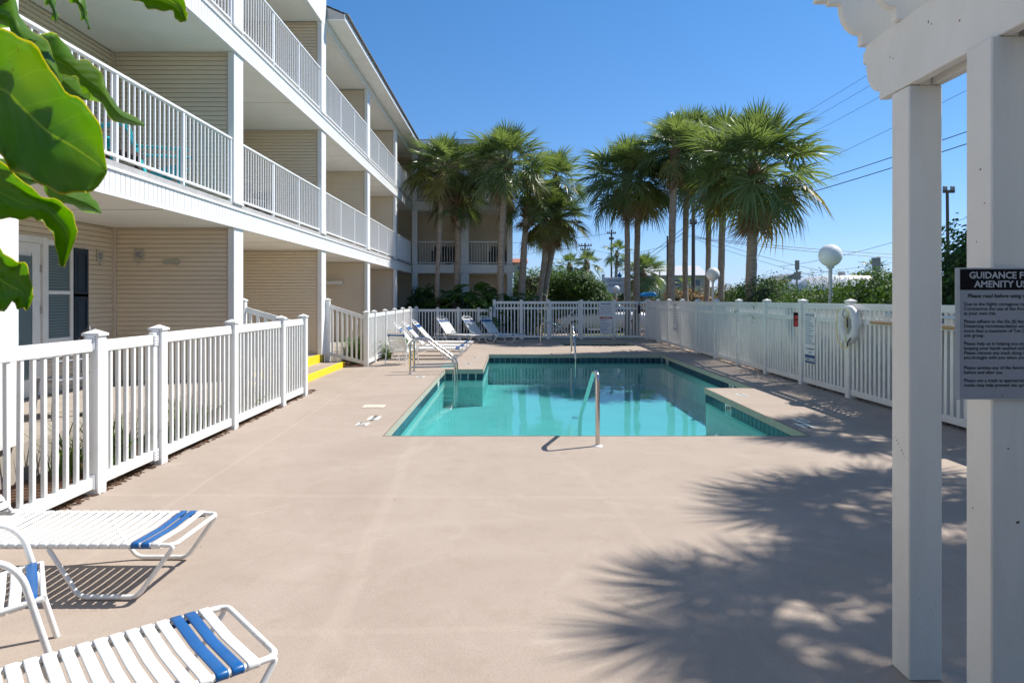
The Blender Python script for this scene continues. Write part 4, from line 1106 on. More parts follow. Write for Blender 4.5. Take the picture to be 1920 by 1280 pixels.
# ------------------------------------------------------------------ big leaves hanging into the frame, upper left
def leaf_fg_mat():
    m = D.materials.new('big_leaf_green'); m.use_nodes = True; n = m.node_tree; L = n.links
    b = n.nodes['Principled BSDF']; out = n.nodes['Material Output']; b.inputs['Roughness'].default_value = .34
    at = n.nodes.new('ShaderNodeAttribute'); at.attribute_name = 'edge'
    geo = n.nodes.new('ShaderNodeNewGeometry')
    nz = n.nodes.new('ShaderNodeTexNoise'); nz.inputs['Scale'].default_value = 14; nz.inputs['Detail'].default_value = 4; L.new(geo.outputs['Position'], nz.inputs[0])
    def mix(A, B, f):
        x = n.nodes.new('ShaderNodeMix'); x.data_type = 'RGBA'
        if isinstance(A, tuple): x.inputs['A'].default_value = A
        else: L.new(A, x.inputs['A'])
        x.inputs['B'].default_value = B; L.new(f, x.inputs['Factor']); return x.outputs['Result']
    c = mix((.085, .190, .014, 1), (.150, .290, .026, 1), nz.outputs[0])
    sp = n.nodes.new('ShaderNodeSeparateXYZ'); L.new(at.outputs['Vector'], sp.inputs[0])
    rm = n.nodes.new('ShaderNodeMapRange'); rm.inputs[1].default_value = .95; rm.inputs[2].default_value = 1.0; L.new(sp.outputs[0], rm.inputs[0])
    c = mix(c, (.38, .40, .07, 1), rm.outputs[0])
    rm2 = n.nodes.new('ShaderNodeMapRange'); rm2.inputs[1].default_value = .035; rm2.inputs[2].default_value = .012; L.new(sp.outputs[0], rm2.inputs[0])
    c = mix(c, (.22, .33, .08, 1), rm2.outputs[0])
    vn = n.nodes.new('ShaderNodeMath'); vn.operation = 'MULTIPLY_ADD'; vn.inputs[1].default_value = 42; L.new(sp.outputs[1], vn.inputs[0])
    v2 = n.nodes.new('ShaderNodeMath'); v2.operation = 'MULTIPLY'; v2.inputs[1].default_value = -11; L.new(sp.outputs[0], v2.inputs[0]); L.new(v2.outputs[0], vn.inputs[2])
    v3 = n.nodes.new('ShaderNodeMath'); v3.operation = 'SINE'; L.new(vn.outputs[0], v3.inputs[0])
    v4 = n.nodes.new('ShaderNodeMapRange'); v4.inputs[1].default_value = .975; v4.inputs[2].default_value = 1.0; v4.inputs[4].default_value = .30; L.new(v3.outputs[0], v4.inputs[0])
    c = mix(c, (.20, .33, .07, 1), v4.outputs[0])
    bz = n.nodes.new('ShaderNodeTexNoise'); bz.inputs['Scale'].default_value = 5; bz.inputs['Detail'].default_value = 6; L.new(geo.outputs['Position'], bz.inputs[0])
    b2 = n.nodes.new('ShaderNodeMapRange'); b2.inputs[1].default_value = .55; b2.inputs[2].default_value = .75; b2.inputs[4].default_value = .25; L.new(bz.outputs[0], b2.inputs[0])
    c = mix(c, (.24, .26, .02, 1), b2.outputs[0])
    bs = n.nodes.new('ShaderNodeTexNoise'); bs.inputs['Scale'].default_value = 90; bs.inputs['Detail'].default_value = 3; L.new(geo.outputs['Position'], bs.inputs[0])
    b3 = n.nodes.new('ShaderNodeMapRange'); b3.inputs[1].default_value = .70; b3.inputs[2].default_value = .76; b3.inputs[4].default_value = .7; L.new(bs.outputs[0], b3.inputs[0])
    c = mix(c, (.10, .06, .02, 1), b3.outputs[0])
    L.new(c, b.inputs['Base Color'])
    wv = n.nodes.new('ShaderNodeMath'); wv.operation = 'SINE'
    ml = n.nodes.new('ShaderNodeMath'); ml.operation = 'MULTIPLY_ADD'; ml.inputs[1].default_value = 60; L.new(sp.outputs[1], ml.inputs[0])
    m2 = n.nodes.new('ShaderNodeMath'); m2.operation = 'MULTIPLY'; m2.inputs[1].default_value = -14; L.new(sp.outputs[0], m2.inputs[0]); L.new(m2.outputs[0], ml.inputs[2]); L.new(ml.outputs[0], wv.inputs[0])
    bp_ = n.nodes.new('ShaderNodeBump'); bp_.inputs['Strength'].default_value = .10; bp_.inputs['Distance'].default_value = .003; L.new(wv.outputs[0], bp_.inputs['Height']); L.new(bp_.outputs[0], b.inputs['Normal'])
    t = n.nodes.new('ShaderNodeBsdfTranslucent'); x = mix((0, 0, 0, 1), (1, 1, 1, 1), rm.outputs[0])
    g_ = n.nodes.new('ShaderNodeMix'); g_.data_type = 'RGBA'; g_.blend_type = 'MULTIPLY'; g_.inputs['Factor'].default_value = 1; L.new(c, g_.inputs['A']); g_.inputs['B'].default_value = (2.9, 2.4, .5, 1); L.new(g_.outputs['Result'], t.inputs[0])
    ms = n.nodes.new('ShaderNodeMixShader'); ms.inputs[0].default_value = .62; L.new(b.outputs[0], ms.inputs[1]); L.new(t.outputs[0], ms.inputs[2]); L.new(ms.outputs[0], out.inputs[0])
    return m
M_bigleaf = leaf_fg_mat()
def smooth_pts(pts, n):
    """Catmull-Rom through the points, n samples"""
    P_ = [Vector(p) for p in pts]; N = len(P_); out = []
    for i in range(n):
        s_ = i/(n-1)*(N-1); k = min(int(s_), N-2); t = s_-k
        p0 = P_[max(k-1, 0)]; p1 = P_[k]; p2 = P_[k+1]; p3 = P_[min(k+2, N-1)]
        out.append(.5*((2*p1)+(-p0+p2)*t+(2*p0-5*p1+4*p2-p3)*t*t+(-p0+3*p1-3*p2+p3)*t**3))
    return out
plant = thing('large_leaved_plant', 'large glossy green lobed leaves hanging into the upper left corner', 'plant', P(-120, 250, .9))
def big_leaf(up, lo, Z0, Z1, cup=.03, wave=.006, seed=0, nl=26, nw=10):
    """up/lo: the two margins from stalk end to tip; Z0..Z1 distance along the leaf"""
    U = smooth_pts([(x, y, 0) for x, y in up], nl); Lo = smooth_pts([(x, y, 0) for x, y in lo], nl); v = []; f = []; at = []
    for i in range(nl):
        t = i/(nl-1); Z = Z0+(Z1-Z0)*t
        for j in range(nw+1):
            s_ = j/nw; e = abs(2*s_-1)
            p = U[i]*(1-s_)+Lo[i]*s_
            zz = Z + cup*(e**2) + wave*(math.sin(t*13+seed+(3 if s_ > .5 else 0))+.7*math.sin(t*29+seed*2+(2 if s_ > .5 else 0)))*e**3 - .004*(1-e)**6
            rip = (5.0*math.sin(t*17+seed*1.7+(1.5 if s_ > .5 else 0))+2.5*math.sin(t*39+seed))*e**4*(1 if s_ > .5 else -1)*min(1, 6*(1-t)); v.append(tuple(P(p.x-rip*.5, p.y+rip, zz))); at.append((e, t, 0))
    for i in range(nl-1):
        for j in range(nw):
            a = i*(nw+1)+j; f.append((a, a+1, a+nw+2, a+nw+1))
    me = me_from(v, f, smooth=True)
    A = me.attributes.new('edge', 'FLOAT_VECTOR', 'POINT'); A.data.foreach_set('vector', [c for x in at for c in x])
    me.materials.append(M_bigleaf)
    o = obj('leaf', me, None, plant, world=True)
    m = o.modifiers.new('thick', 'SOLIDIFY'); m.thickness = .0006
    return o
big_leaf([(-90, 40), (10, 52), (60, 88), (110, 150), (150, 190), (190, 248), (200, 322)], [(-90, 300), (-10, 280), (25, 318), (70, 345), (120, 358), (170, 362), (199, 326)], .86, .80, -.03, .008, 1)
big_leaf([(-90, -60), (-10, -20), (30, 8), (50, 45), (92, 92), (112, 130), (117, 158)], [(-90, 90), (-20, 60), (12, 55), (22, 85), (50, 110), (88, 130), (115, 160)], .95, .88, .03, .006, 2)
big_leaf([(62, 62), (105, 70), (140, 100), (170, 122), (200, 156), (225, 205), (272, 232)], [(70, 95), (100, 150), (130, 158), (150, 185), (185, 197), (225, 228), (270, 238)], .98, .90, .025, .006, 3)
big_leaf([(60, 80), (110, 130), (130, 140), (150, 160), (160, 172), (168, 182), (168, 186)], [(60, 120), (100, 160), (112, 172), (128, 184), (142, 189), (155, 190), (167, 188)], .93, .90, .02, .004, 4)
big_leaf([(-80, 280), (-10, 290), (50, 318), (105, 350), (150, 362), (180, 372), (191, 398)], [(-80, 340), (-10, 330), (40, 352), (78, 345), (100, 375), (140, 392), (189, 401)], 1.00, .95, .02, .005, 5)
big_leaf([(-80, 290), (-20, 300), (50, 345), (95, 372), (132, 400), (146, 430), (120, 500)], [(-80, 400), (-20, 405), (30, 415), (68, 405), (84, 425), (106, 455), (112, 498)], .90, .86, -.03, .010, 6)
big_leaf([(-80, 380), (-20, 440), (20, 480), (45, 500), (62, 535), (60, 560), (52, 580)], [(-80, 560), (-30, 570), (-5, 578), (10, 580), (25, 565), (36, 575), (50, 582)], .84, .82, -.02, .008, 7)
big_leaf([(78, -30), (90, -18), (98, -5), (104, 10), (108, 25), (108, 38), (105, 44)], [(70, -30), (80, -10), (88, 5), (94, 18), (99, 32), (102, 40), (104, 44)], .90, .92, .01, .002, 8)
big_leaf([(120, -40), (140, -20), (158, 0), (164, 14), (162, 30), (168, 44), (170, 55)], [(110, -30), (126, -8), (138, 8), (150, 22), (157, 38), (162, 48), (168, 56)], .90, .93, .01, .002, 9)
big_leaf([(190, -60), (240, -35), (280, -20), (320, -20), (345, -5), (350, 20), (349, 38)], [(190, -20), (225, -6), (262, 8), (290, 14), (320, 26), (335, 36), (348, 41)], .92, .90, -.02, .004, 10)
obj('stem', MB().tube([P(-160, 700, 1.0), P(-150, 300, .95), P(-60, 100, .93), P(40, -60, .95), P(160, -120, .92)], [.012, .011, .009, .008, .006], 8), mat('green_stem', (.12, .16, .05), .5), plant, world=True)

# unseen shrub added behind the camera to cut sky fill on camera-facing sides
shrub('added_shade_shrub', 'unseen dense shrub added behind the camera to shade the pergola', 'bush', [(-1.6, -1.9, 1.2, 1.3, .8, 1.6), (.6, -2.3, 1.4, 1.5, .8, 1.7), (2.8, -2.2, 1.5, 1.5, .8, 1.8), (5.0, -1.8, 1.5, 1.5, .9, 1.8), (-3.3, -1.6, 1.2, 1.0, .8, 1.5)], 9000, .14, .08, M_tree, 99, core=.9)
# ================================================================== PERGOLA
per = thing('pergola', 'white painted timber pergola with scroll cut rafter ends on the right, near the camera', 'pergola', (1.7, 2.6, 0))
M_perg = mat('pergola_paint', (0.80, 0.795, 0.755), 0.5, var=0.07, scale=2.5, bump=0.12, bscale=26, stretch=(3, 1, .6), stain=.35, sscale=2.2, stain_col=(.62, .61, .55))
def pp(name, mb, m=M_perg, bevel=0.0, kind=None, fixn=False, parent=None): return obj(name, mb.mesh(name, bevel, fixn) if isinstance(mb, MB) else mb, m, parent or per, world=True, kind=kind)
def post_geo(x0, x1, y0, y1):
    mb = MB()
    mb.box(x0+.004, x1-.004, y0+.004, y1-.004, 0, .12)      # chipped foot
    return mb
posts_ = []
for (x0, y0) in ((1.673, 2.86), (1.611+.03, 2.325), (1.673, .35)):
    x1 = x0+.139; y1 = y0+.132
    p_ = pp('post', MB().box(x0, x1, y0, y1, .0, 2.495).mesh(bevel=.005)); posts_.append(p_)
    pp('post_head', MB().box(x0+.047, x1-.044, y0, y1, 2.496, 2.77).mesh(bevel=.003))
# nail holes, chips and rust on the timber
def speck(x, y, z, s, face, m, par, el_=1.0):
    mb = MB(); n = 9; r = random.Random(int(z*1000)); pts = []
    for k in range(n):
        a = 6.283*k/n; q = s*r.uniform(.6, 1.2)
        pts.append((math.cos(a)*q*el_, math.sin(a)*q))
    if face == '-y': mb.add([(x+a, y-.0008, z+b) for a, b in pts], [tuple(range(n))])
    else: mb.add([(x-.0008, y+a, z+b) for a, b in pts], [tuple(range(n))])
    return obj('chip', mb, m, par, world=True)
M_chip = mat('bare_timber_chip', (.13, .10, .07), .9)
for k in range(7): speck(1.673, 2.89+.012*k, .985+.0085*k if False else .93+.012*(k), .0022+.001*(k % 3), '-x', M_chip, posts_[0])
for (x, z, s) in ((1.70, .84, .005), (1.667, 1.09, .003)): speck(x+.03, 2.325, z, s, '-y', M_chip, posts_[1], 1.6)
for (y, z, s) in ((2.38, 2.05, .004), (2.36, 1.93, .003), (2.40, 1.80, .0035), (2.42, .86, .004)): speck(1.641, y, z, s, '-x', M_chip, posts_[1])
for k in range(7):
    rr = random.Random(k); speck(1.70+rr.uniform(0, .1), 2.86, rr.uniform(.02, .40), rr.uniform(.001, .0025), '-y', M_chip, posts_[0])
# doubled beams with scroll ends (profile in y,z)
def scroll(yb, s):       # s=+1 end towards +y
    zb, zt = 2.497, 2.787
    return [(yb-.02, zb), (yb+.0, zb), (yb, zb+.045), (yb+.035, zb+.05), (yb+.07, zb+.075), (yb+.10, zb+.12), (yb+.112, zb+.175), (yb+.115, zb+.205), (yb+.14, zb+.205), (yb+.14, zb+.262), (yb+.118, zb+.262), (yb+.118, zt)]
prof = [(-.6, 2.787), (-.6, 2.497)] + scroll(3.085, 1)
pp('beam', MB().prism(prof, 1.668, 1.716, 'x'), bevel=.003, fixn=True)
pp('beam', MB().prism([(-.6, 2.787), (-.6, 2.497)] + scroll(3.085, 1), 1.772, 1.816, 'x'), bevel=.003, fixn=True)
for (y, z) in ((2.995, 2.66), (2.97, 2.645), (2.72, 2.70), (2.70, 2.685)): speck(1.668, y, z, .004, '-x', M_chip, per)
speck(1.668, 2.72, 2.702, .006, '-x', M_rust, per, .7); speck(1.668, 2.53, 2.63, .006, '-x', M_rust, per, .8)
# rafters across, scroll ends overhanging to the left
rprof = [(4.2, 2.789), (4.2, 3.10), (1.436, 3.10), (1.436, 2.992), (1.496, 2.992), (1.496, 2.980), (1.552, 2.980), (1.555, 2.945), (1.566, 2.905), (1.585, 2.872), (1.612, 2.850), (1.648, 2.840), (1.648, 2.789)]
raf = MB().prism(rprof, -.022, .022, 'y').mesh('rafter', .003, True); raf.materials.append(M_perg)
for y in (3.215, 2.93, 2.64, 2.35, 2.06, 1.77, 1.48, 1.19, .9, .6, .3):
    obj('rafter', raf, None, per, loc=(0, y, 0), world=True)
# far side of the pergola, outside the frame, carries the rafters
pp('beam', MB().box(3.9, 3.95, -.6, 3.1, 2.497, 2.786)); pp('beam', MB().box(4.06, 4.11, -.6, 3.1, 2.497, 2.786))
for y in (.35, 2.86): pp('post', MB().box(3.94, 4.08, y, y+.14, 0, 2.77).mesh(bevel=.005))
for i in range(14):
    x = 1.9+i*.16; pp('lattice_strip', MB().box(x, x+.04, -.5, 3.2, 3.102, 3.14))
# notice on the second post
ns = thing('notice_board', 'grey amenity rules notice with a black header, screwed to the right pergola post', 'notice', (1.511, 2.318, 1.262))
obj('board', MB().box(0, .305, -.006, .0, 0, .440).mesh(bevel=.001), M_signg, ns)
obj('board_edge', MB().box(-.004, .012, -.0075, -.0062, -.003, .443).box(.0122, .305, -.0075, -.0062, -.003, .0).box(.0122, .305, -.0075, -.0062, .440, .443), mat('clear_edge', (.6, .62, .62), .25), ns)
obj('header', MB().box(.0135, .300, -.0072, -.0062, .368, .4375), M_inkdk, ns)
M_hdr = mat('header_letters', (.50, .53, .57), .5)
def line(txt, x, z, s, m=M_inkdk, bold=.0, al='LEFT', sh_=0.0, xs=1.0, y=-.0066):
    return obj('lettering', text_mesh(txt, s, al, bold, sh_, .0001, xs=xs), m, ns, loc=(x, y, z), rot=FLAT)
line('GUIDANCE FOR', .158, .407, .0315, M_hdr, .0008, 'CENTER', y=-.0076, xs=1.0)
line('AMENITY USE', .158, .377, .0315, M_hdr, .0008, 'CENTER', y=-.0076, xs=1.0)
line('Please read before using the', .038, .342, .0185, bold=.0003, sh_=.25)
ty = .315
for para in (('Due to the highly contagious nature', 'Coronavirus the use of the Amenity', 'at your own risk.'),
             ('Please adhere to the Six (6) feet ap', 'Distancing recommendation and of', 'more than a maximum of Ten (10)', 'one group.'),
             ('Please help us in helping you and', 'keeping your hands washed and yo', 'Please remove any trash along with', 'you brought with you when you lea'),
             ('Please sanitize any of the furniture', 'before and after use.'),
             ('Please use a mask as appropriate.', 'masks may help prevent the spread')):
    for l in para:
        line(l, .026, ty, .0163, bold=.0001, xs=.98); ty -= .0158
    ty -= .0115 if len(para) != 4 or 'help' not in para[0] else .0185
obj('screw', MB().lathe([(0, .003), (.0045, .002), (.005, 0)], 10), M_slab, ns, loc=(.158, -.0062, .012), rot=(R(90), 0, 0))

# ================================================================== STRAP LOUNGERS
def band(hw, zt=.300, wdt=.0435, th=.0035):
    """one vinyl strap wrapped over two side tubes"""
    prof_ = [(-hw+.028, zt-.030), (-hw+.004, zt-.034), (-hw-.014, zt-.022), (-hw-.016, zt-.006), (-hw-.004, zt+.004), (-hw+.04, zt+.002), (0, zt-.008)]
    prof_ += [(-a, b) for a, b in reversed(prof_[:-1])]
    v = []; f = []; n = len(prof_)
    for x in (-wdt/2, -wdt/2+.006, wdt/2-.006, wdt/2):
        e = .002 if abs(x) > wdt/2-.003 else 0
        for (a, b) in prof_: v.append((x, a*(1-e), b-e))
    for k in range(3):
        for i in range(n-1): f.append((k*n+i, (k+1)*n+i, (k+1)*n+i+1, k*n+i+1))
    me = me_from(v, f, smooth=True); return me
def with_thick(me, m):
    bm = bmesh.new(); bm.from_mesh(me); bmesh.ops.recalc_face_normals(bm, faces=bm.faces)
    bmesh.ops.solidify(bm, geom=bm.faces[:], thickness=.003); bm.to_mesh(me); bm.free(); me.shade_smooth(); me.materials.append(m); return me
ST_W = with_thick(band(.27), M_strap); ST_B = with_thick(band(.27), M_blue)
def make_lounger(label, group, angle=50, blue_top=True, hw=.27):
    t = thing('sun_lounger', label, 'sun lounger', (0, 0, 0), 0, group)
    L0, L1 = -.92, .98; zt = .287
    fr = MB()
    # side rails joined by the end tubes
    for s in (-1, 1):
        # foot legs: from the corner, in and down, along the ground, up again
        fr = MB(); fr.tube(arc([(L1-.07, s*hw, zt), (L1+.0, s*hw*.98, zt-.002), (L1-.19, s*(hw+.012), .017), (L1-.50, s*(hw+.012), .017), (L1-.67, s*hw, zt-.02)], .045), .0125, 9)
        obj('leg', fr, M_tube, t); fr = MB()
        fr.tube(arc([(L0+.55, s*hw, zt-.02), (L0+.42, s*(hw+.012), .017), (L0+.12, s*(hw+.012), .017), (L0, s*hw, zt)], .045), .0125, 9)
        obj('leg', fr, M_tube, t)
    side = arc([(L0, -hw, zt), (L1, -hw, zt), (L1, hw, zt), (L0, hw, zt)], .05)
    obj('side_rails', MB().tube(side, .0125, 10), M_tube, t)

    obj('cross_bar', MB().tube([(L0+.05, -hw, zt-.02), (L0+.05, hw, zt-.02)], .011, 8).tube([(-.1, -hw, zt-.022), (-.1, hw, zt-.022)], .011, 8), M_tube, t)
    x = L1-.095; k = 0
    while x > -.24:
        m_ = ST_B if k in (1, 2) else ST_W
        o = obj('strap', m_, None, t, loc=(x, 0, 0));
        if m_ is ST_B: o['label'] = 'blue strap near the foot end'
        x -= .0545; k += 1
    # back
    a = R(angle); hx, hz = -.28, .30; bl = .78
    bt = D.objects.new('backrest', None); C.objects.link(bt); bt.parent = t; bt.location = (hx, 0, hz); bt.rotation_euler = (0, a, 0)
    obj('back_frame', MB().tube(arc([(0, -hw, 0), (-bl, -hw, 0), (-bl-.02, -hw+.06, 0), (-bl-.02, hw-.06, 0), (-bl, hw, 0), (0, hw, 0)], .05), .0125, 9)
        .tube(arc([(-bl+.03, -.17, 0), (-bl-.10, -.16, .0), (-bl-.10, .16, 0), (-bl+.03, .17, 0)], .05), .010, 8), M_tube, bt)
    k = 0; x = -.05
    while x > -bl+.06:
        m_ = ST_B if (blue_top and x < -bl+.20 and x > -bl+.085) else ST_W
        o = obj('strap', m_, None, bt, loc=(x, 0, -.287)); x -= .0545
    # prop
    px, pz = hx-math.cos(a)*bl*.62, hz+math.sin(a)*bl*.62
    obj('back_prop', MB().tube([(px, -hw+.03, pz), (px-.12, -hw+.03, zt)], .008, 6).tube([(px, hw-.03, pz), (px-.12, hw-.03, zt)], .008, 6), M_tube, t)
    return t
GN = 'strap loungers round the pool'
lA = make_lounger('white strap lounger with two blue straps lying parallel to the low fence gate', GN, 48)
lA.location = (-2.77, 3.91, 0)
def place(src, x, y, rz, label, ang=None):
    c = copy_tree(src); c.location = (x, y, 0); c.rotation_euler = (0, 0, R(rz)); c['label'] = label
    if ang is not None:
        for ch in c.children:
            if ch.name.startswith('backrest'): ch.rotation_euler = (0, R(ang), 0)
    return c
# near one, foot end towards the pool: corners (-1.26,2.87) and (-.875,2.50)
place(lA, -1.07-.75*.93, 2.685-.66*.93, 41.4, 'white strap lounger with two blue straps, nearest the camera at the lower left')
for (x, y, rz, lb) in [(-2.20, 18.2, 2, 'strap lounger behind the armchair, second from the yellow steps'),
                       (-2.15, 19.3, 0, 'strap lounger third from the yellow steps along the left fence'),
                       (-2.12, 20.9, -4, 'strap lounger farthest along the left fence before the corner'),
                       (-1.95, 25.2, -38, 'white strap lounger at the far fence, leftmost of the three facing the camera'),
                       (-1.02, 25.3, -40, 'strap lounger at the far fence, middle of the three facing the camera'),
                       (-.35, 25.5, -38, 'strap lounger at the far fence, rightmost of the three, under the hanging philodendron')]:
    place(lA, x, y, rz, lb)
# ------------------------------------------------------------------ strap armchairs
CH_W = with_thick(band(.22, 0), M_strap); CH_B = with_thick(band(.22, 0), M_blue)
def make_chair(label):
    t = thing('strap_armchair', label, 'armchair', (0, 0, 0), 0, 'low strap armchairs'); hw = .25
    for s in (-1, 1):
        y = s*(hw+.02)
        # front leg sweeps up into the arm and back to the rear leg
        obj('arm_leg_frame', MB().tube(arc([(.30, y, .0), (.17, y, .50), (.10, y, .572), (-.18, y, .575), (-.30, y, .50), (-.40, y, .0)], .09, 7), .0135, 10), M_tube, t)
    seat = D.objects.new('seat', None); C.objects.link(seat); seat.parent = t
    obj('seat_frame', MB().tube(arc([(.24, -.225, .375), (-.22, -.225, .31), (-.22, .225, .31), (.24, .225, .375)], .04)+[Vector((.24, -.225, .375))], .0125, 9), M_tube, seat)
    for k in range(8):
        x = .20-k*.056; z = .375-(.24-x)*.141+.012
        obj('strap', CH_B if k < 1 else CH_W, None, seat, loc=(x, 0, z), rot=(0, R(-8), 0))
    back = D.objects.new('back', None); C.objects.link(back); back.parent = t; back.location = (-.20, 0, .30); back.rotation_euler = (0, R(72), 0)
    obj('back_frame', MB().tube(arc([(.0, -.225, 0), (-.58, -.225, 0), (-.58, .225, 0), (0, .225, 0)], .07), .0125, 9), M_tube, back)
    for k in range(9):
        obj('strap', CH_B if k in (7,) else CH_W, None, back, loc=(-.05-k*.056, 0, .0))
    obj('stretcher', MB().tube([(-.20, -.26, .30), (-.20, .26, .30)], .011, 8), M_tube, t)
    return t
ch = make_chair('white strap armchair with blue front straps at the left edge behind the nearest lounger')
ch.location = (-2.235, 2.84, 0); ch.rotation_euler = (0, 0, R(35))
c2 = copy_tree(ch); c2.location = (-2.62, 16.75, 0); c2.rotation_euler = (0, 0, R(70)); c2['label'] = 'white strap armchair seen from behind, first of the row beyond the yellow steps'

# ================================================================== HAND RAILS
def handrail(label, paths, base, flanges, r=.024, group='stainless steel hand rails'):
    t = thing('hand_rail', label, 'hand rail', base, 0, group)
    for p in paths:
        p = [Vector(q)-Vector(base) for q in p]
        obj('rail', MB().tube(arc(p, .16, 9), r, 14), M_steel, t)
    for f_ in flanges:
        obj('flange', MB().lathe([(.0, .012), (.035, .012), (.056, .004), (.058, 0)], 20), M_vinyl, t, loc=Vector(f_)-Vector(base))
handrail('tall bent steel hand rail at the near edge of the pool', [[(.955, 7.43, 0), (.955, 7.43, .79), (.94, 7.62, .79), (.93, 9.05, .02), (.93, 9.15, -.5)]], (.955, 7.43, 0), [(.955, 7.43, 0)])
handrail('double steel hand rail with a cross bar at the left pool corner',
    [[(-2.12, 14.5, 0), (-2.12, 14.5, .74), (-1.82, 14.52, .74), (-1.17, 14.55, .26), (-1.17, 14.55, -.7)],
     [(-2.12, 15.1, 0), (-2.12, 15.1, .74), (-1.82, 15.12, .74), (-1.17, 15.15, .26), (-1.17, 15.15, -.7)]] , (-2.12, 14.5, 0), [(-2.12, 14.5, 0), (-2.12, 15.1, 0)])
hr2 = [o for o in C.objects if o.get('label', '').startswith('double steel')][0]
obj('cross_bar', MB().tube([(-2.12, 14.5, .14), (-1.2, 14.55, .16)], .019, 10).tube([(-2.12, 15.1, .14), (-1.2, 15.15, .16)], .019, 10), M_steel, hr2, world=True)
handrail('steel hand rail at the far edge of the pool, before the spa', [[(1.83, 20.3, 0), (1.83, 20.3, .86), (1.83, 19.95, .86), (1.83, 19.0, .05), (1.83, 19.0, -.6)]], (1.83, 20.3, 0), [(1.83, 20.3, 0)])
handrail('low arched steel rail at the left side of the spa', [[(1.10, 24.4, 0), (1.10, 24.4, .72), (1.5, 24.4, .76), (2.28, 24.4, .22), (2.24, 24.4, -.1)]], (1.10, 24.4, 0), [(1.10, 24.4, 0)])

# ================================================================== SIGNS, LIFE RING, FENCE CLUTTER
def board(name, label, cat, loc, rot, w_, h, m, th=.006):
    t = thing(name, label, cat, loc, rot)
    obj('panel', MB().box(-w_/2, w_/2, -th, 0, 0, h).mesh(bevel=.001), m, t)
    return t
def put(t, txt, x, z, s, m=M_print, al='CENTER', bold=.001, xs=1.0, y=-.0075):
    return obj('lettering', text_mesh(txt, s, al, bold, extrude=.0002, xs=xs), m, t, loc=(x, y, z), rot=FLAT)
RF = R(-90)     # on the right fence, facing -X
fx = 5.5-.035
pr = board('pool_rules_sign', 'tall white pool rules sign with blue print ending in NO DIVING', 'sign', (fx, 12.42, .42), RF, .42, .95, M_signw)
put(pr, 'POOL RULES', 0, .86, .068, xs=.95)
yy = .81
for l in ('HOURS DAWN TO DUSK', 'BATHING LOAD 24', 'SHOWER BEFORE ENTERING', 'NO FOOD OR BEVERAGES IN POOL', 'OR ON POOL WET DECK', 'NO GLASS OR ANIMALS IN THE', 'FENCED POOL AREA', 'CHILDREN MUST BE SUPERVISED', 'NO LIFEGUARD ON DUTY', 'SWIM AT YOUR OWN RISK', 'DO NOT SWALLOW THE POOL WATER'):
    put(pr, l, -.19, yy, .026, al='LEFT', bold=.0003, xs=.86); yy -= .045
put(pr, 'POOL MAXIMUM DEPTH', 0, .255, .040, xs=.78); put(pr, '5 FEET', 0, .19, .045)
obj('blue_band', MB().box(-.205, .205, -.0070, -.0062, .01, .16), M_print, pr)
put(pr, 'NO DIVING', 0, .045, .088, M_signw, bold=.003, xs=.86, y=-.0078)
rs = board('red_notice', 'small red notice with a black edge left of the pool rules sign', 'sign', (fx, 13.02, 1.07), RF, .24, .27, M_red)
obj('edge_strip', MB().box(-.12, -.08, -.0072, -.0062, 0, .27).box(-.079, .12, -.0072, -.0062, .21, .27), M_inkdk, rs)
obj('edge_strip', MB().box(-.05, .09, -.0075, -.0063, .12, .14), M_inkdk, rs)
# far fence signs
fy = fz-.045
dg = board('danger_sign', 'pale sign headed DANGER on the far fence above the spa rules', 'sign', (3.81, fy, .93), 0, .55, .53, M_signw)
put(dg, 'DANGER', 0, .43, .10, mat('sign_grey_print', (.10, .11, .14), .5), bold=.003)
for i, l in enumerate(('NO LIFEGUARD ON DUTY', 'SWIM AT YOUR OWN RISK', 'NO GLASS CONTAINERS', 'NO RUNNING OR PUSHING', 'CHILDREN MUST BE WITH ADULT')):
    put(dg, l, 0, .34-.07*i, .045, mat('sign_grey_print', (.1, .1, .1), .5), xs=.8)
sr = board('spa_rules_sign', 'blue grey spa rules sign with a red header under the danger sign', 'sign', (3.81, fy, .18), 0, .48, .70, M_signw)
obj('red_band', MB().box(-.235, .235, -.0072, -.0062, .63, .695), M_red, sr); put(sr, 'SPA RULES', 0, .64, .055, M_signw, y=-.0078)
for i in range(9): put(sr, ('MAXIMUM TEMPERATURE 104', 'BATHING LOAD 5', 'MAXIMUM USE 15 MINUTES', 'PREGNANT WOMEN AND CHILDREN', 'SHOULD NOT ENTER THE SPA', 'NO FOOD OR BEVERAGES', 'NO GLASS OR ANIMALS', 'SHOWER BEFORE ENTERING', 'NO LIFEGUARD')[i], -.22, .57-.058*i, .036, al='LEFT', xs=.68)
put(sr, 'EMERGENCY', 0, .03, .04, M_red)
b3 = board('vertical_sign', 'narrow white sign with blue print far down the right fence', 'sign', (fx, 22.6, .52), RF, .5, .95, M_signw)
put(b3, 'POOL RULES', 0, .85, .07); put(b3, 'NO DIVING', 0, .06, .09)
for i in range(6): put(b3, 'SHOWER BEFORE ENTERING', 0, .74-.09*i, .035, xs=.8)
obj('hanging_box', MB().box(-.05, .05, -.04, 0, 0, .34).tube([(0, -.02, .34), (0, -.02, .5)], .015), M_black, loc=(5.12, fz-.05, 1.0), label='black hanging box on the far fence near the right corner', cat='box')
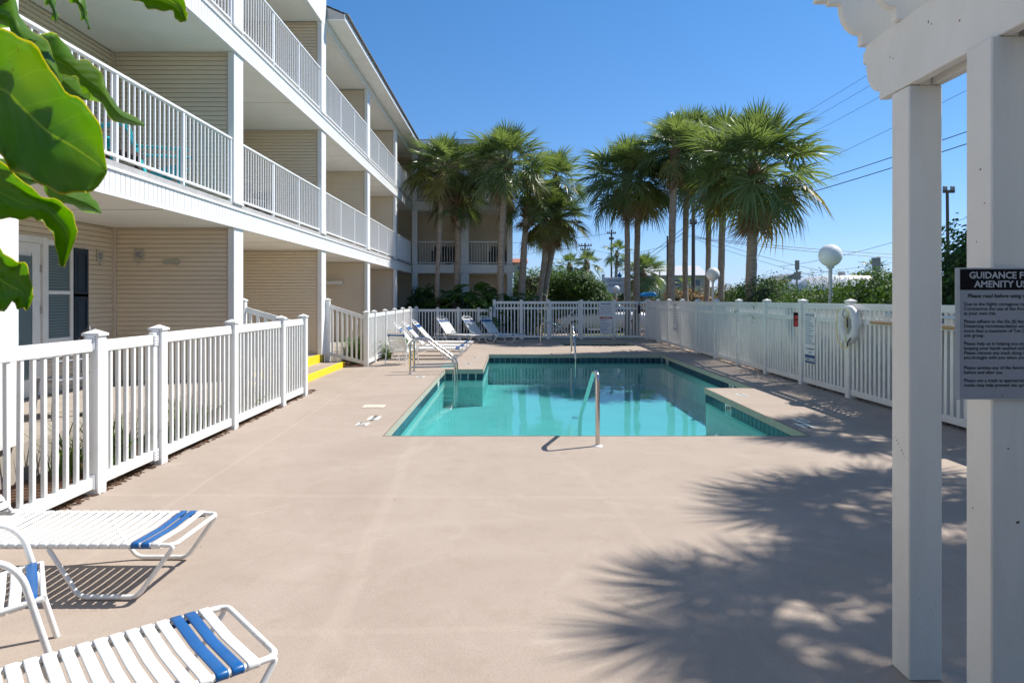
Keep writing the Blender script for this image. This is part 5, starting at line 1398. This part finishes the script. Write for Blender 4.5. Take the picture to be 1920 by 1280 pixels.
# life ring with its yellow line on the right fence
ly_ = 10.78
lr = thing('life_ring', 'white life ring in a loose white bag with a yellow line on the right fence', 'life ring', (5.36, ly_, 1.19), R(-90)+R(6)); lr.scale = (.80, .86, .84)
tor = MB(); N1, N2 = 36, 14; v = []; f = []
for i in range(N1):
    a = 6.2832*i/N1
    for j in range(N2):
        b = 6.2832*j/N2; rr_ = .255+.095*math.cos(b)
        v.append((rr_*math.cos(a)*.86, .075*math.sin(b)+.008*math.sin(a*9+b), rr_*math.sin(a)*1.05))
for i in range(N1):
    for j in range(N2): f.append((i*N2+j, ((i+1) % N1)*N2+j, ((i+1) % N1)*N2+(j+1) % N2, i*N2+(j+1) % N2))
tor.add(v, f, True); obj('ring', tor, mat('ring_white', (.72, .73, .74), .45, var=.12, scale=9, bump=.3, bscale=30), lr)
M_yrope = mat('yellow_rope', (.70, .60, .12), .6)
obj('rope', MB().tube(smooth_pts([(-.10, -.09, .30), (-.26, -.08, .26), (-.32, -.06, 0), (-.31, -.05, -.28), (-.27, -.05, -.36), (-.16, -.06, -.36), (-.15, -.06, -.44), (.0, -.06, -.44), (.07, -.06, -.36)], 40), .008, 7), M_yrope, lr)
obj('rope', MB().tube(smooth_pts([(.02, -.1, .25), (.10, -.11, .30), (.14, -.1, .2), (.05, -.11, .05), (.10, -.10, -.08), (.03, -.10, -.2), (.04, -.08, -.34)], 30), .007, 7), M_yrope, lr)
obj('strap', MB().tube(smooth_pts([(.09, -.1, .16), (.11, -.1, .02), (.08, -.09, -.06)], 10), .012, 6).tube(smooth_pts([(.17, -.08, -.24), (.09, -.08, -.32), (.06, -.08, -.40)], 10), .012, 6), M_black, lr)
obj('grab_line', MB().tube(smooth_pts([(.0, -.1, .30), (.0, -.13, .18), (.06, -.12, .12)], 10), .009, 6), mat('grey_cord', (.25, .27, .25), .6), lr)
# pole hooks on the right fence: wooden pole and blue white pool pole
obj('pool_pole', MB().tube([(5.42, 5.2, 1.235), (5.42, 10.25, 1.245)], .021, 10), mat('tan_pole', (.48, .28, .12), .5), label='tan wooden pool pole lying on hooks along the right fence', cat='pool pole')
obj('pool_pole', MB().tube([(5.42, 5.0, 1.36), (5.42, 9.85, 1.37)], .017, 10), mat('pale_blue_pole', (.50, .60, .68), .35), label='thin pale blue pool pole on the right fence above the tan one', cat='pool pole')
obj('garden_hose', MB().tube(smooth_pts([(3.9, 26.6, 0), (4.05, 26.5, .10), (4.2, 26.55, .04), (4.45, 26.6, .02)], 14), .022, 7), M_conc, label='pale curled hose piece on the deck before the far fence', cat='hose')
# ivy shoots through the right fence
def ivy(x, y, z, n, seed, label):
    r = random.Random(seed); v = []; f = []
    for i in range(n):
        c = Vector((x+r.uniform(-.05, .02), y+r.uniform(-.12, .12), z+r.uniform(-.16, .16))); a = r.uniform(0, 6.28); u = Vector((r.uniform(-.3, .3), math.cos(a), math.sin(a))); w_ = Vector((0, -math.sin(a), math.cos(a)))
        n0 = len(v); v += [c, c+u*.03+w_*.014, c+u*.06, c+u*.03-w_*.014]; f.append((n0, n0+1, n0+2, n0+3))
    obj('leafy_shoot', me_from(v, f), M_hedge, label=label, cat='shoot', group=None)
ivy(5.44, 16.35, 1.18, 12, 1, 'green leafy shoot through the fence left of the fifth post'); ivy(5.44, 15.3, 1.16, 10, 2, 'green leafy shoot on the fence between the two ivy tufts and the red notice'); ivy(5.46, 15.2, 1.48, 10, 3, 'green leafy shoot hanging over the top rail of the right fence')

# ================================================================== LAMPS, ROAD SIGNS, POLES, WIRES
def globe_lamp(label, px, pyc, rpx, Z=None):
    Z = Z or .225*FPX/rpx; c = P(px, pyc, Z); rad = rpx*Z/FPX
    t = thing('globe_lamp', label, 'lamp', (c.x, c.y, -.05), 0, 'white globe lamps')
    obj('pole', MB().tube([(0, 0, 0), (0, 0, c.z-rad+.06)], .038 if Z < 40 else .04, 14), mat('lamp_pole_paint', (.55, .57, .57), .4), t)
    obj('pole_collar', MB().lathe([(.038, 0), (.07, .01), (.075, .05), (.05, .06)], 16), mat('lamp_pole_paint', (.5, .5, .5)), t, loc=(0, 0, c.z-rad+.01))
    pr_ = [(rad*math.sin(math.pi*k/18), -rad*math.cos(math.pi*k/18)) for k in range(19)]
    obj('globe', MB().lathe(pr_, 32), M_globe, t, loc=(0, 0, c.z+.05))
globe_lamp('largest white globe lamp, standing before the van roof', 1557, 479, 21)
globe_lamp('white globe lamp between the slim palm trunks', 1336.5, 514, 12.6)
globe_lamp('small white globe lamp behind the far fence beside the name sign', 1155.5, 541.5, 6.2, 40)
def sign_back(label, x, y0, y1, w_, Z, split=None):
    a = P(x, y0, Z); b = P(x, y1, Z); ww = w_*Z/FPX
    t = thing('road_sign', label, 'road sign', (a.x, Z, -.05), 0, 'road signs seen from behind')
    obj('post', MB().box(-.03, .03, 0, .05, 0, a.z), mat('sign_post_metal', (.25, .24, .23), .6), t)
    obj('plate', MB().box(-ww/2, ww/2, -.01, -.003, b.z+.05, a.z+.05), mat('sign_back_metal', (.36, .33, .30), .5, var=.15), t)
    if split:
        c = P(x, split, Z); obj('lower_plate', MB().box(-ww*.75, ww*.75, -.025, -.012, c.z-.25, c.z+.1), mat('sign_back_metal', (.36, .33, .30)), t)
sign_back('narrow grey road sign back on a thin post left of the van', 1494.5, 488, 506, 8.5, 30, 512)
sign_back('wider grey road sign back right of the van', 1643, 483, 545, 16, 32)
sb = P(1658, 533, 40)
t = thing('warning_sign', 'yellow green diamond warning sign low behind the hedge', 'road sign', (sb.x, 40, -.05))
obj('plate', MB().box(-.3, .3, -.01, 0, -.3, .3), mat('lime_sign', (.45, .65, .05), .5), t, loc=(0, 0, sb.z+.05), rot=(0, R(45), 0)); obj('post', MB().tube([(0, .01, 0), (0, .01, sb.z)], .03), mat('sign_post_metal', (.25, .24, .23)), t)
def upole(label, x, ytop, Z, wpx, arms=(), lean=0):
    tp = P(x+lean, ytop, Z); b = P(x, 560, Z); r0 = wpx*Z/FPX/2
    t = thing('utility_pole', label, 'utility pole', (b.x, Z, -.05), 0, 'utility poles')
    obj('pole', MB().tube([(0, 0, 0), (tp.x-b.x, 0, tp.z)], [r0*1.15, r0*.85], 10), M_wood, t)
    for (y, wp_, th) in arms:
        z = P(x, y, Z).z; h = wp_*Z/FPX/2
        obj('cross_arm', MB().box(-h, h, -.08, .08, z-.06, z+.08), M_wood, t)
        for s in (-.9, -.5, .5, .9):
            obj('insulator', MB().lathe([(.05, 0), (.09, .05), (.06, .12), (.08, .2), (0, .26)], 8), M_slab, t, loc=(h*s, 0, z+.08))
    return t
upole('tall utility pole between the slim palm trunks of the right group', 1300, 352, 48, 7, [(418, 12, 1)])
upole('thin distant utility pole with a small cross arm beside the small palm', 1146.5, 430, 95, 3.6, [(437, 17, 1), (448, 9, 1)])
upole('distant utility pole with two cross arms above the round tree', 1097, 455, 90, 3.6, [(460, 25, 1), (468, 18, 1)])
upole('short dark pole left of the third right palm trunk', 1251.5, 441, 46, 4)
upole('stubby thin pole behind the round tree', 1065, 475, 80, 2.4)
upole('utility pole with equipment between the pergola posts', 1779, 355, 38, 6, [(358, 20, 1)], -3)
upole('thin dark pole right of the wider road sign', 1670, 512, 60, 4)
upole('thin pole in front of the pale shop building', 1237, 505, 60, 2.6)
def wire(label, p, q, sag, r=.015):
    pts = [p*(1-t)+q*t+Vector((0, 0, -sag*4*t*(1-t))) for t in [i/24 for i in range(25)]]
    obj('overhead_wire', MB().tube(pts, r, 5, caps=False), M_black, label=label, cat='wire', group='overhead wires')
wire('lower thick wire rising to the right from the tall pole', P(1300, 420, 48), P(2250, 120, 26), .35, .024)
wire('upper thick wire rising to the right from the tall pole', P(1300, 408, 48), P(2250, 88, 26), .35, .022)
wire('thick wire dropping left from the tall pole to the distance', P(1300, 420, 48), P(1146, 520, 95), .6, .026)
wire('second thick wire dropping left from the tall pole', P(1300, 412, 48), P(1146, 512, 95), .6, .024)
wire('topmost thin wire over the right palms', P(1420, 262, 48), P(1860, -10, 30), .2, .010)
wire('second thin wire over the right palms', P(1420, 278, 48), P(1860, 20, 30), .2, .010)
wire('third thin wire over the right palms', P(1440, 290, 48), P(1860, 60, 30), .2, .010)
wire('thin wire crossing behind the first pergola post', P(1480, 330, 48), P(2000, 70, 30), .2, .012)
wire('upper level wire running right behind the globe lamp', P(1300, 444, 48), P(2300, 470, 48), .9, .020)
wire('lower level wire running right behind the globe lamp', P(1300, 446, 48), P(2300, 478, 48), 1.0, .020)
wire('thin wire falling right past the globe lamp to the signs', P(1300, 440, 48), P(1700, 530, 62), .6, .016)
wire('second thin wire falling right past the globe lamp', P(1300, 447, 48), P(1700, 545, 62), .6, .014)
wire('thin wire rising right from behind the grey roof', P(1460, 500, 60), P(2000, 330, 45), .9, .016)
wire('low thin wire behind the globe lamp', P(1440, 520, 70), P(2000, 430, 60), .5, .014)
wire('faint far wire left of the right palms', P(900, 455, 120), P(1146, 437, 95), .5, .025)
wire('faint far wire to the pole with two cross arms', P(880, 478, 120), P(1097, 461, 90), .5, .022)
wire('faint wire over the small palm', P(1097, 461, 90), P(1300, 440, 48), 1.2, .016)

# ------------------------------------------------------------------ name sign on two posts
nsn = thing('name_sign', 'large white sign reading GRAND CARIBBEAN on two posts behind the far fence', 'sign', (P(1152, 535, 44).x, 44, -.05))
w_ = 42*44/FPX; z0 = P(0, 550, 44).z+.05; z1 = P(0, 520, 44).z+.05
obj('panel', MB().box(-w_/2, w_/2, -.04, .04, z0, z1).mesh(bevel=.01), M_signw, nsn)
for s in (-1, 1): obj('post', MB().box(s*w_/2-.09, s*w_/2+.09, -.06, .06, 0, z1+.2 if s < 0 else z0), M_vinyl, nsn)
M_lilac = mat('sign_lilac_print', (.16, .18, .34), .5)
put(nsn, 'GRAND', 0, z1-.30, .26, M_lilac, xs=1.05, y=-.045); put(nsn, 'CARIBBEAN', .0, z1-.58, .24, M_lilac, y=-.045, xs=.92); put(nsn, 'E', 0, z1-.86, .22, M_lilac, y=-.045)
fin = MB().prism([(-.05, 0), (.10, 0), (.22, .12), (.10, .18), (.04, .38), (-.05, .22), (-.12, .12)], -.03, .03, 'y')
obj('blue_emblem', fin, mat('emblem_blue', (.02, .15, .45), .5), nsn, loc=(.30, 0, z1))

# ================================================================== VEHICLES
M_rubber = mat('tyre_rubber', (.02, .02, .02), .8)
M_vglass = mat('vehicle_glass', (.03, .05, .09), .08, spec=.8)
M_hub = mat('wheel_rim', (.5, .5, .52), .3, metal=1)
def wheels(t, xs, wy, r):
    for x in xs:
        for s in (-1, 1):
            wh = obj('wheel', MB().lathe([(r*.6, -.1), (r*.95, -.1), (r, -.05), (r, .05), (r*.95, .1), (r*.6, .1)], 20), M_rubber, t, loc=(x, s*wy, r), rot=(R(90), 0, 0))
            obj('rim', MB().lathe([(0, -.07), (r*.55, -.07), (r*.62, -.095), (r*.62, .095), (r*.55, .07), (0, .07)], 14), M_hub, wh)
def loft(sections, m, t, name):
    """body from cross sections: x, half width low, half width top, z low, z shoulder, z top"""
    v = []; f = []
    for (x, wl, ws, wt, zl, zs, zt) in sections:
        v += [(x, -wl, zl), (x, -ws, zs), (x, -wt, zt), (x, -wt*.5, zt+.03), (x, wt*.5, zt+.03), (x, wt, zt), (x, ws, zs), (x, wl, zl)]
    for i in range(len(sections)-1):
        for k in range(8):
            a = i*8+k; b = i*8+(k+1) % 8; f.append((a, b, b+8, a+8))
    f.append(tuple(range(8))); f.append(tuple(reversed(range(len(v)-8, len(v)))))
    me = me_from(v, f, smooth=False); bm = bmesh.new(); bm.from_mesh(me); bmesh.ops.recalc_face_normals(bm, faces=bm.faces); bmesh.ops.bevel(bm, geom=bm.edges[:], offset=.035, segments=2, affect='EDGES'); bm.to_mesh(me); bm.free(); me.shade_smooth()
    return obj(name, me, m, t)
# white high roof van, nose to the left
vp = P(1545, 560, 34)
van = thing('passenger_van', 'white high roofed passenger van behind the hedge beside the globe lamp', 'van', (vp.x, 34, -.05), 0)
M_white = mat('van_white', (.80, .80, .80), .22, coat=.5)
loft([(-2.9, .85, .88, .80, .35, .9, .95), (-2.3, .92, .95, .84, .32, 1.1, 1.25), (-1.75, .95, .98, .78, .32, 1.35, 2.25), (-1.2, .95, 1.0, .78, .32, 1.6, 2.66), (0, .95, 1.0, .8, .32, 1.7, 2.78), (2.4, .95, 1.0, .8, .32, 1.7, 2.76), (2.85, .95, .98, .76, .34, 1.6, 2.5)], M_white, van, 'body')
obj('windscreen', MB().add([(-2.28, -.80, 1.30), (-2.28, .80, 1.30), (-1.74, .70, 2.12), (-1.74, -.70, 2.12)], [(0, 1, 2, 3)]), M_vglass, van, loc=(-.06, 0, .03))
for (xa, xb) in ((-1.72, -1.15), (-.85, -.1), (.0, .8), (.9, 1.7), (1.8, 2.5)):
    obj('window', MB().add([(xa, -1.006, 1.45), (xb, -1.006, 1.45), (xb, -.93, 2.05), (xa+.12 if xa < -1.5 else xa, -.93, 2.05)], [(0, 1, 2, 3)]).mesh(), M_vglass, van, loc=(0, -.012, 0))
wheels(van, (-1.95, 1.75), .9, .36)
obj('roof_vent', MB().box(.75, 1.0, -.12, .12, 2.78, 3.0), M_slab, van); obj('mirror', MB().box(-2.0, -1.9, -1.25, -1.05, 1.3, 1.6), M_black, van)
def car(label, px, Z, col, rz, name='parked_car', top=1.45, body='c'):
    b = P(px, 560, Z); t = thing(name, label, 'car', (b.x, Z, -.05), R(rz), 'parked cars behind the far fence')
    m = mat(label[:14].replace(' ', '_'), col, .22, coat=.6)
    loft([(-2.2, .78, .8, .7, .3, .6, .66), (-1.9, .84, .86, .76, .24, .72, .84), (-.9, .86, .9, .8, .22, .8, .96), (1.2, .86, .9, .8, .22, .82, 1.0), (2.0, .84, .86, .76, .26, .8, .98), (2.25, .78, .8, .7, .34, .7, .86)], m, t, 'body')
    loft([(-1.0, .74, .74, .7, .93, .95, .97), (-.35, .76, .70, .6, .93, 1.2, top-.04), (.7, .76, .7, .6, .93, 1.2, top), (1.55, .74, .74, .66, .93, .98, 1.02)], M_vglass, t, 'windows')
    loft([(-.42, .58, .60, .56, top-.09, top-.05, top-.02), (.75, .60, .62, .56, top-.07, top-.03, top+.01), (.95, .56, .58, .52, top-.14, top-.1, top-.08)], m, t, 'roof')
    wheels(t, (-1.4, 1.4), .8, .32)
    for s in (-1, 1): obj('headlight', MB().box(-2.22, -2.1, s*.6-.13, s*.6+.13, .6, .72).mesh(bevel=.02), M_signw, t)
    return t
car('dark blue car behind the leaning palms left of the gate', 1022, 38, (.02, .04, .09), 8, top=1.62)
car('red car parked behind the round green tree', 1040, 35.3, (.30, .02, .015), 0, top=1.28)
car('white car seen through the far fence right of the gate', 1125, 33.9, (.75, .75, .75), 5)
car('second white car behind the spa rules sign', 1190, 46, (.70, .71, .72), -4)
# golf cart with bright blue canopy
gp = P(1214, 560, 42); gc = thing('golf_cart', 'small golf cart with a bright blue canopy behind the far fence', 'golf cart', (gp.x, 42, -.05))
obj('canopy', MB().prism([(-.42, 1.78), (-.44, 1.92), (-.2, 2.03), (.25, 2.06), (.42, 1.95), (.44, 1.80)], -.6, .6, 'y').mesh(bevel=.02, fixn=True), mat('canopy_blue', (.02, .28, .62), .4), gc)
obj('body', MB().box(-.9, .9, -.55, .55, .3, .75).box(-.1, .5, -.5, .5, .751, .95).mesh(bevel=.04), mat('cart_body', (.1, .25, .35), .3), gc)
for x in (-.4, .4):
    for s in (-1, 1): obj('roof_post', MB().tube([(x, s*.5, .7), (x*.98, s*.52, 1.8)], .018, 6), M_black, gc)
wheels(gc, (-.65, .65), .5, .22)

# ================================================================== FAR BUILDINGS
def far_house(label, x0, x1, ye, yr, Z, dep, wall, roofm, gable=False):
    a = P(x0, ye, Z); b = P(x1, ye, Z); rz = P(x0, yr, Z).z
    t = thing('distant_building', label, 'building', ((a.x+b.x)/2, Z, -.05), 0, 'far low buildings'); h = (b.x-a.x)/2
    obj('wall', MB().box(-h, h, .3, dep, 0, a.z), wall, t)
    if gable: rf_m = MB().prism([(-h-.5, a.z), (0, rz), (h+.5, a.z)], 0, dep, 'y')
    else: rf_m = MB().prism([(-.3, a.z-.1), (dep/2, rz+.1), (dep+.3, a.z-.1), (dep+.3, a.z+.05), (dep/2, rz+.25), (-.3, a.z+.05)], -h-.4, h+.4, 'x')
    obj('roof', rf_m, roofm, t)
    n = max(1, int(h*2/3))
    for i in range(n):
        x = -h+(i+.5)*2*h/n
        w2 = obj('window', MB().box(x-.5, x+.5, .26, .30, a.z-1.7, a.z-.6), M_vglass, t)
        obj('window_frame', MB().box(x-.56, x+.56, .22, .255, a.z-1.76, a.z-1.69).box(x-.56, x+.56, .22, .255, a.z-.61, a.z-.54), M_vinyl, w2)
    return t
M_fwall = mat('far_beige_wall', (.42, .37, .30), .8)
far_house('pale long roofed shop building behind the right palm trunks', 1218, 1325, 516, 497, 110, 12, M_fwall, M_roofpale)
far_house('small grey gabled house roof left of the van', 1468, 1512, 524, 512, 120, 8, M_fwall, mat('grey_roof', (.22, .24, .26), .8), True)
far_house('building with a red tiled roof behind the leaning palms', 964, 986, 492, 484, 140, 10, M_fwall, mat('terracotta_roof', (.36, .12, .06), .8))
far_house('low cream building behind the far bushes', 1265, 1340, 538, 525, 130, 9, M_fwall, M_roofpale)

# ================================================================== THINGS ON BALCONIES AND PORCH
M_turq = mat('turquoise_paint', (.015, .42, .50), .45, var=.15, scale=5)
def adirondack(label, x, y, z, rz):
    t = thing('adirondack_chair', label, 'chair', (x, y, z), R(rz), 'turquoise chairs on the balcony')
    for s in (-1, 1):
        obj('leg', MB().box(-.32, -.26, s*.27-.02, s*.27+.02, 0, .55), M_turq, t); obj('leg', MB().bar((-.30, s*.24, .33), (.45, s*.24, .04), .03, .09), M_turq, t)
        obj('armrest', MB().box(-.40, .30, s*.31-.06, s*.31+.06, .551, .575).mesh(bevel=.01), M_turq, t)
    for k in range(6): obj('seat_slat', MB().bar((-.30+.085*k, -.25, .37-.035*k), (-.30+.085*k, .25, .37-.035*k), .078, .02), M_turq, t)
    for k in range(5):
        yy = -.2+.1*k; top = 1.0-.05*abs(k-2)
        obj('back_slat', MB().bar((.17, yy*.8, .22), (.42, yy*1.15, top), .02, .088, up=(0, 1, 0)), M_turq, t)
    return t
adirondack('turquoise slatted chair behind the second floor railing, nearer the column', -5.0, 9.75, 3.13, 200)
adirondack('turquoise slatted chair partly behind the big leaf on the second floor balcony', -5.1, 8.0, 3.13, 160)
obj('low_table', MB().box(-.35, .35, -.3, .3, .36, .42).box(-.3, -.26, -.26, -.22, 0, .36).box(.26, .30, -.26, -.22, 0, .36).box(-.3, -.26, .22, .26, 0, .36).box(.26, .30, .22, .26, 0, .36), mat('dark_wicker', (.05, .035, .03), .7), loc=(-5.3, 8.95, 3.13), label='dark low table between the turquoise chairs on the balcony', cat='table')
def wicker(label, x, y, z, rz):
    t = thing('wicker_chair', label, 'chair', (x, y, z), R(rz), 'dark wicker balcony chairs'); m = mat('dark_wicker', (.05, .035, .03), .7)
    obj('seat', MB().box(-.3, .3, -.3, .3, .15, .42).mesh(bevel=.03), m, t); obj('backrest', MB().box(-.32, .32, .22, .32, .421, .88).mesh(bevel=.03), m, t)
    for s in (-1, 1): obj('armrest', MB().box(s*.36-.05, s*.36+.05, -.3, .3, .1, .64).mesh(bevel=.02), m, t)
    for a, b in ((-.28, -.28), (.28, -.28), (-.28, .28), (.28, .28)): obj('leg', MB().box(a-.025, a+.025, b-.025, b+.025, 0, .15), m, t)
wicker('dark wicker chair on the wing balcony left of the second palm trunk', -3.15, 31.2, 3.13, 0)
wicker('dark wicker chair on the wing balcony behind the second palm trunk', -2.5, 31.2, 3.13, 0)
wicker('dark wicker chair on the wing balcony right of the third palm trunk', -.6, 31.3, 3.13, 0)
wicker('dark chair on the second floor balcony of the second bay', -5.2, 13.6, 3.13, 60)
# porch: plastic chair, lantern, bins, red cooler
pc = thing('plastic_chair', 'grey plastic patio chair with a pierced back on the porch behind the near fence', 'chair', (-4.95, 7.6, PORCH), R(-35))
M_plg = mat('grey_plastic', (.24, .25, .28), .45)
obj('seat', MB().box(-.24, .24, -.22, .22, .40, .43).mesh(bevel=.01), M_plg, pc)
bk = MB()
for i in range(7): bk.box(-.20+i*.06, -.165+i*.06, .215, .235, .46, .78-.008*abs(i-3)**2)
obj('back_slats', bk, M_plg, pc, kind='stuff'); obj('back_top', MB().prism([(-.24, .74), (-.18, .84), (0, .89), (.18, .84), (.24, .74), (.18, .80), (0, .84), (-.18, .80)], .21, .24, 'y'), M_plg, pc)
for a, b in ((-.21, -.19), (.21, -.19), (-.21, .19), (.21, .19)): obj('leg', MB().tube([(a, b, .4), (a*1.15, b*1.15, 0)], .018, 7), M_plg, pc)
for s in (-1, 1): obj('armrest', MB().tube(arc([(s*.27, -.22, .42), (s*.27, -.22, .62), (s*.27, .2, .64)], .05), .018, 7), M_plg, pc)
ln = thing('lantern', 'small black lantern standing behind the near fence gate post', 'lantern', (-4.72, 7.65, PORCH))
obj('pole', MB().tube([(0, 0, 0), (0, 0, .72)], .012, 8), M_black, ln); obj('foot', MB().lathe([(0, .02), (.12, .02), (.13, 0)], 14), M_black, ln)
obj('case', MB().box(-.065, .065, -.065, .065, .72, .90).mesh(bevel=.008), mat('lantern_dark', (.06, .06, .07), .3), ln); obj('cap', MB().lathe([(.1, .9), (.06, .94), (.03, .96), (.025, .99), (0, 1.0)], 8), M_black, ln)
cl = thing('cooler', 'red cooler with a white lid on the porch behind the sloping railing', 'cooler', (-4.82, 21.3, PORCH))
obj('body', MB().box(-.26, .26, -.2, .2, 0, .36).mesh(bevel=.02), mat('cooler_red', (.5, .02, .02), .35), cl); obj('lid', MB().box(-.27, .27, -.21, .21, .361, .42).mesh(bevel=.015), M_vinyl, cl); obj('handle', MB().tube(arc([(-.28, 0, .25), (-.30, 0, .34), (-.28, 0, .42)], .02), .01, 6), M_black, cl)
obj('beach_bag', MB().lathe([(0, 0), (.2, .0), (.24, .12), (.20, .30), (.10, .36), (0, .37)], 14), mat('bag_red', (.55, .03, .02), .7, bump=.5, bscale=12), loc=(-4.72, 21.3, .722), label='red folded bag lying on top of the red cooler', cat='bag')
for i, (z, hh, lb) in enumerate(((PORCH, .34, 'dark blue storage bin on the porch, bottom of the stack'), (PORCH+.345, .30, 'blue storage bin stacked on the dark blue bin on the porch'))):
    t = thing('storage_bin', lb, 'storage bin', (-5.45, 21.6, z))
    obj('tub', MB().box(-.3, .3, -.22, .22, 0, hh-.04).mesh(bevel=.02), mat('bin_blue%d' % i if False else ('bin_dark_blue' if i == 0 else 'bin_blue'), ((.02, .05, .12), (.02, .14, .33))[i], .4), t)
    obj('lid', MB().box(-.32, .32, -.24, .24, hh-.039, hh).mesh(bevel=.012), M_black if i == 0 else M_navy, t)
# plaques on the siding
def plaque(label, loc, rz, kind='p'):
    t = thing('wall_plaque', label, 'plaque', loc, rz); m = mat('plaque_cream', (.52, .48, .40), .6, var=.3, scale=30); r = random.Random(len(label))
    if kind == 'p':
        o_ = [(-.075, -.045), (-.085, -.09), (.08, -.085), (.07, -.04), (.085, .0), (.07, .045), (.08, .085), (0, .078), (-.08, .09), (-.07, .04), (-.085, 0)]
        obj('panel', MB().prism(o_, -.016, 0, 'y'), m, t)
        obj('shell_drop', MB().lathe([(0, -.03), (.02, -.02), (.022, 0), (.01, .02), (0, .025)], 8), m, t, loc=(.0, -.012, -.13))
        obj('painted_marks', MB().box(-.045, .045, -.018, -.0165, .02, .032).box(-.05, .02, -.018, -.0165, -.01, .0).box(-.03, .05, -.018, -.0165, -.04, -.03), M_print, t, kind='stuff')
    else:
        obj('panel', MB().prism([(-.14, 0), (-.12, .035), (.05, .045), (.10, .055), (.14, 0), (.09, -.05), (.05, -.03), (-.12, -.03)], -.02, 0, 'y'), mat('plaque_fish', (.30, .36, .38), .6, col2=(.5, .4, .2), scale=40), t)
    return t
yd = COLY[1]-CD+.045
plaque('small cream plaque with a shell on the back wall beside the blue shutter', (XBK+.014, 10.45, 2.26), R(90))
plaque('small cream plaque on the side siding right of the corner', (-5.87, yd, 2.30), 0)
plaque('fish shaped blue grey wall ornament on the siding', (-5.36, yd, 2.18), 0, 'f')
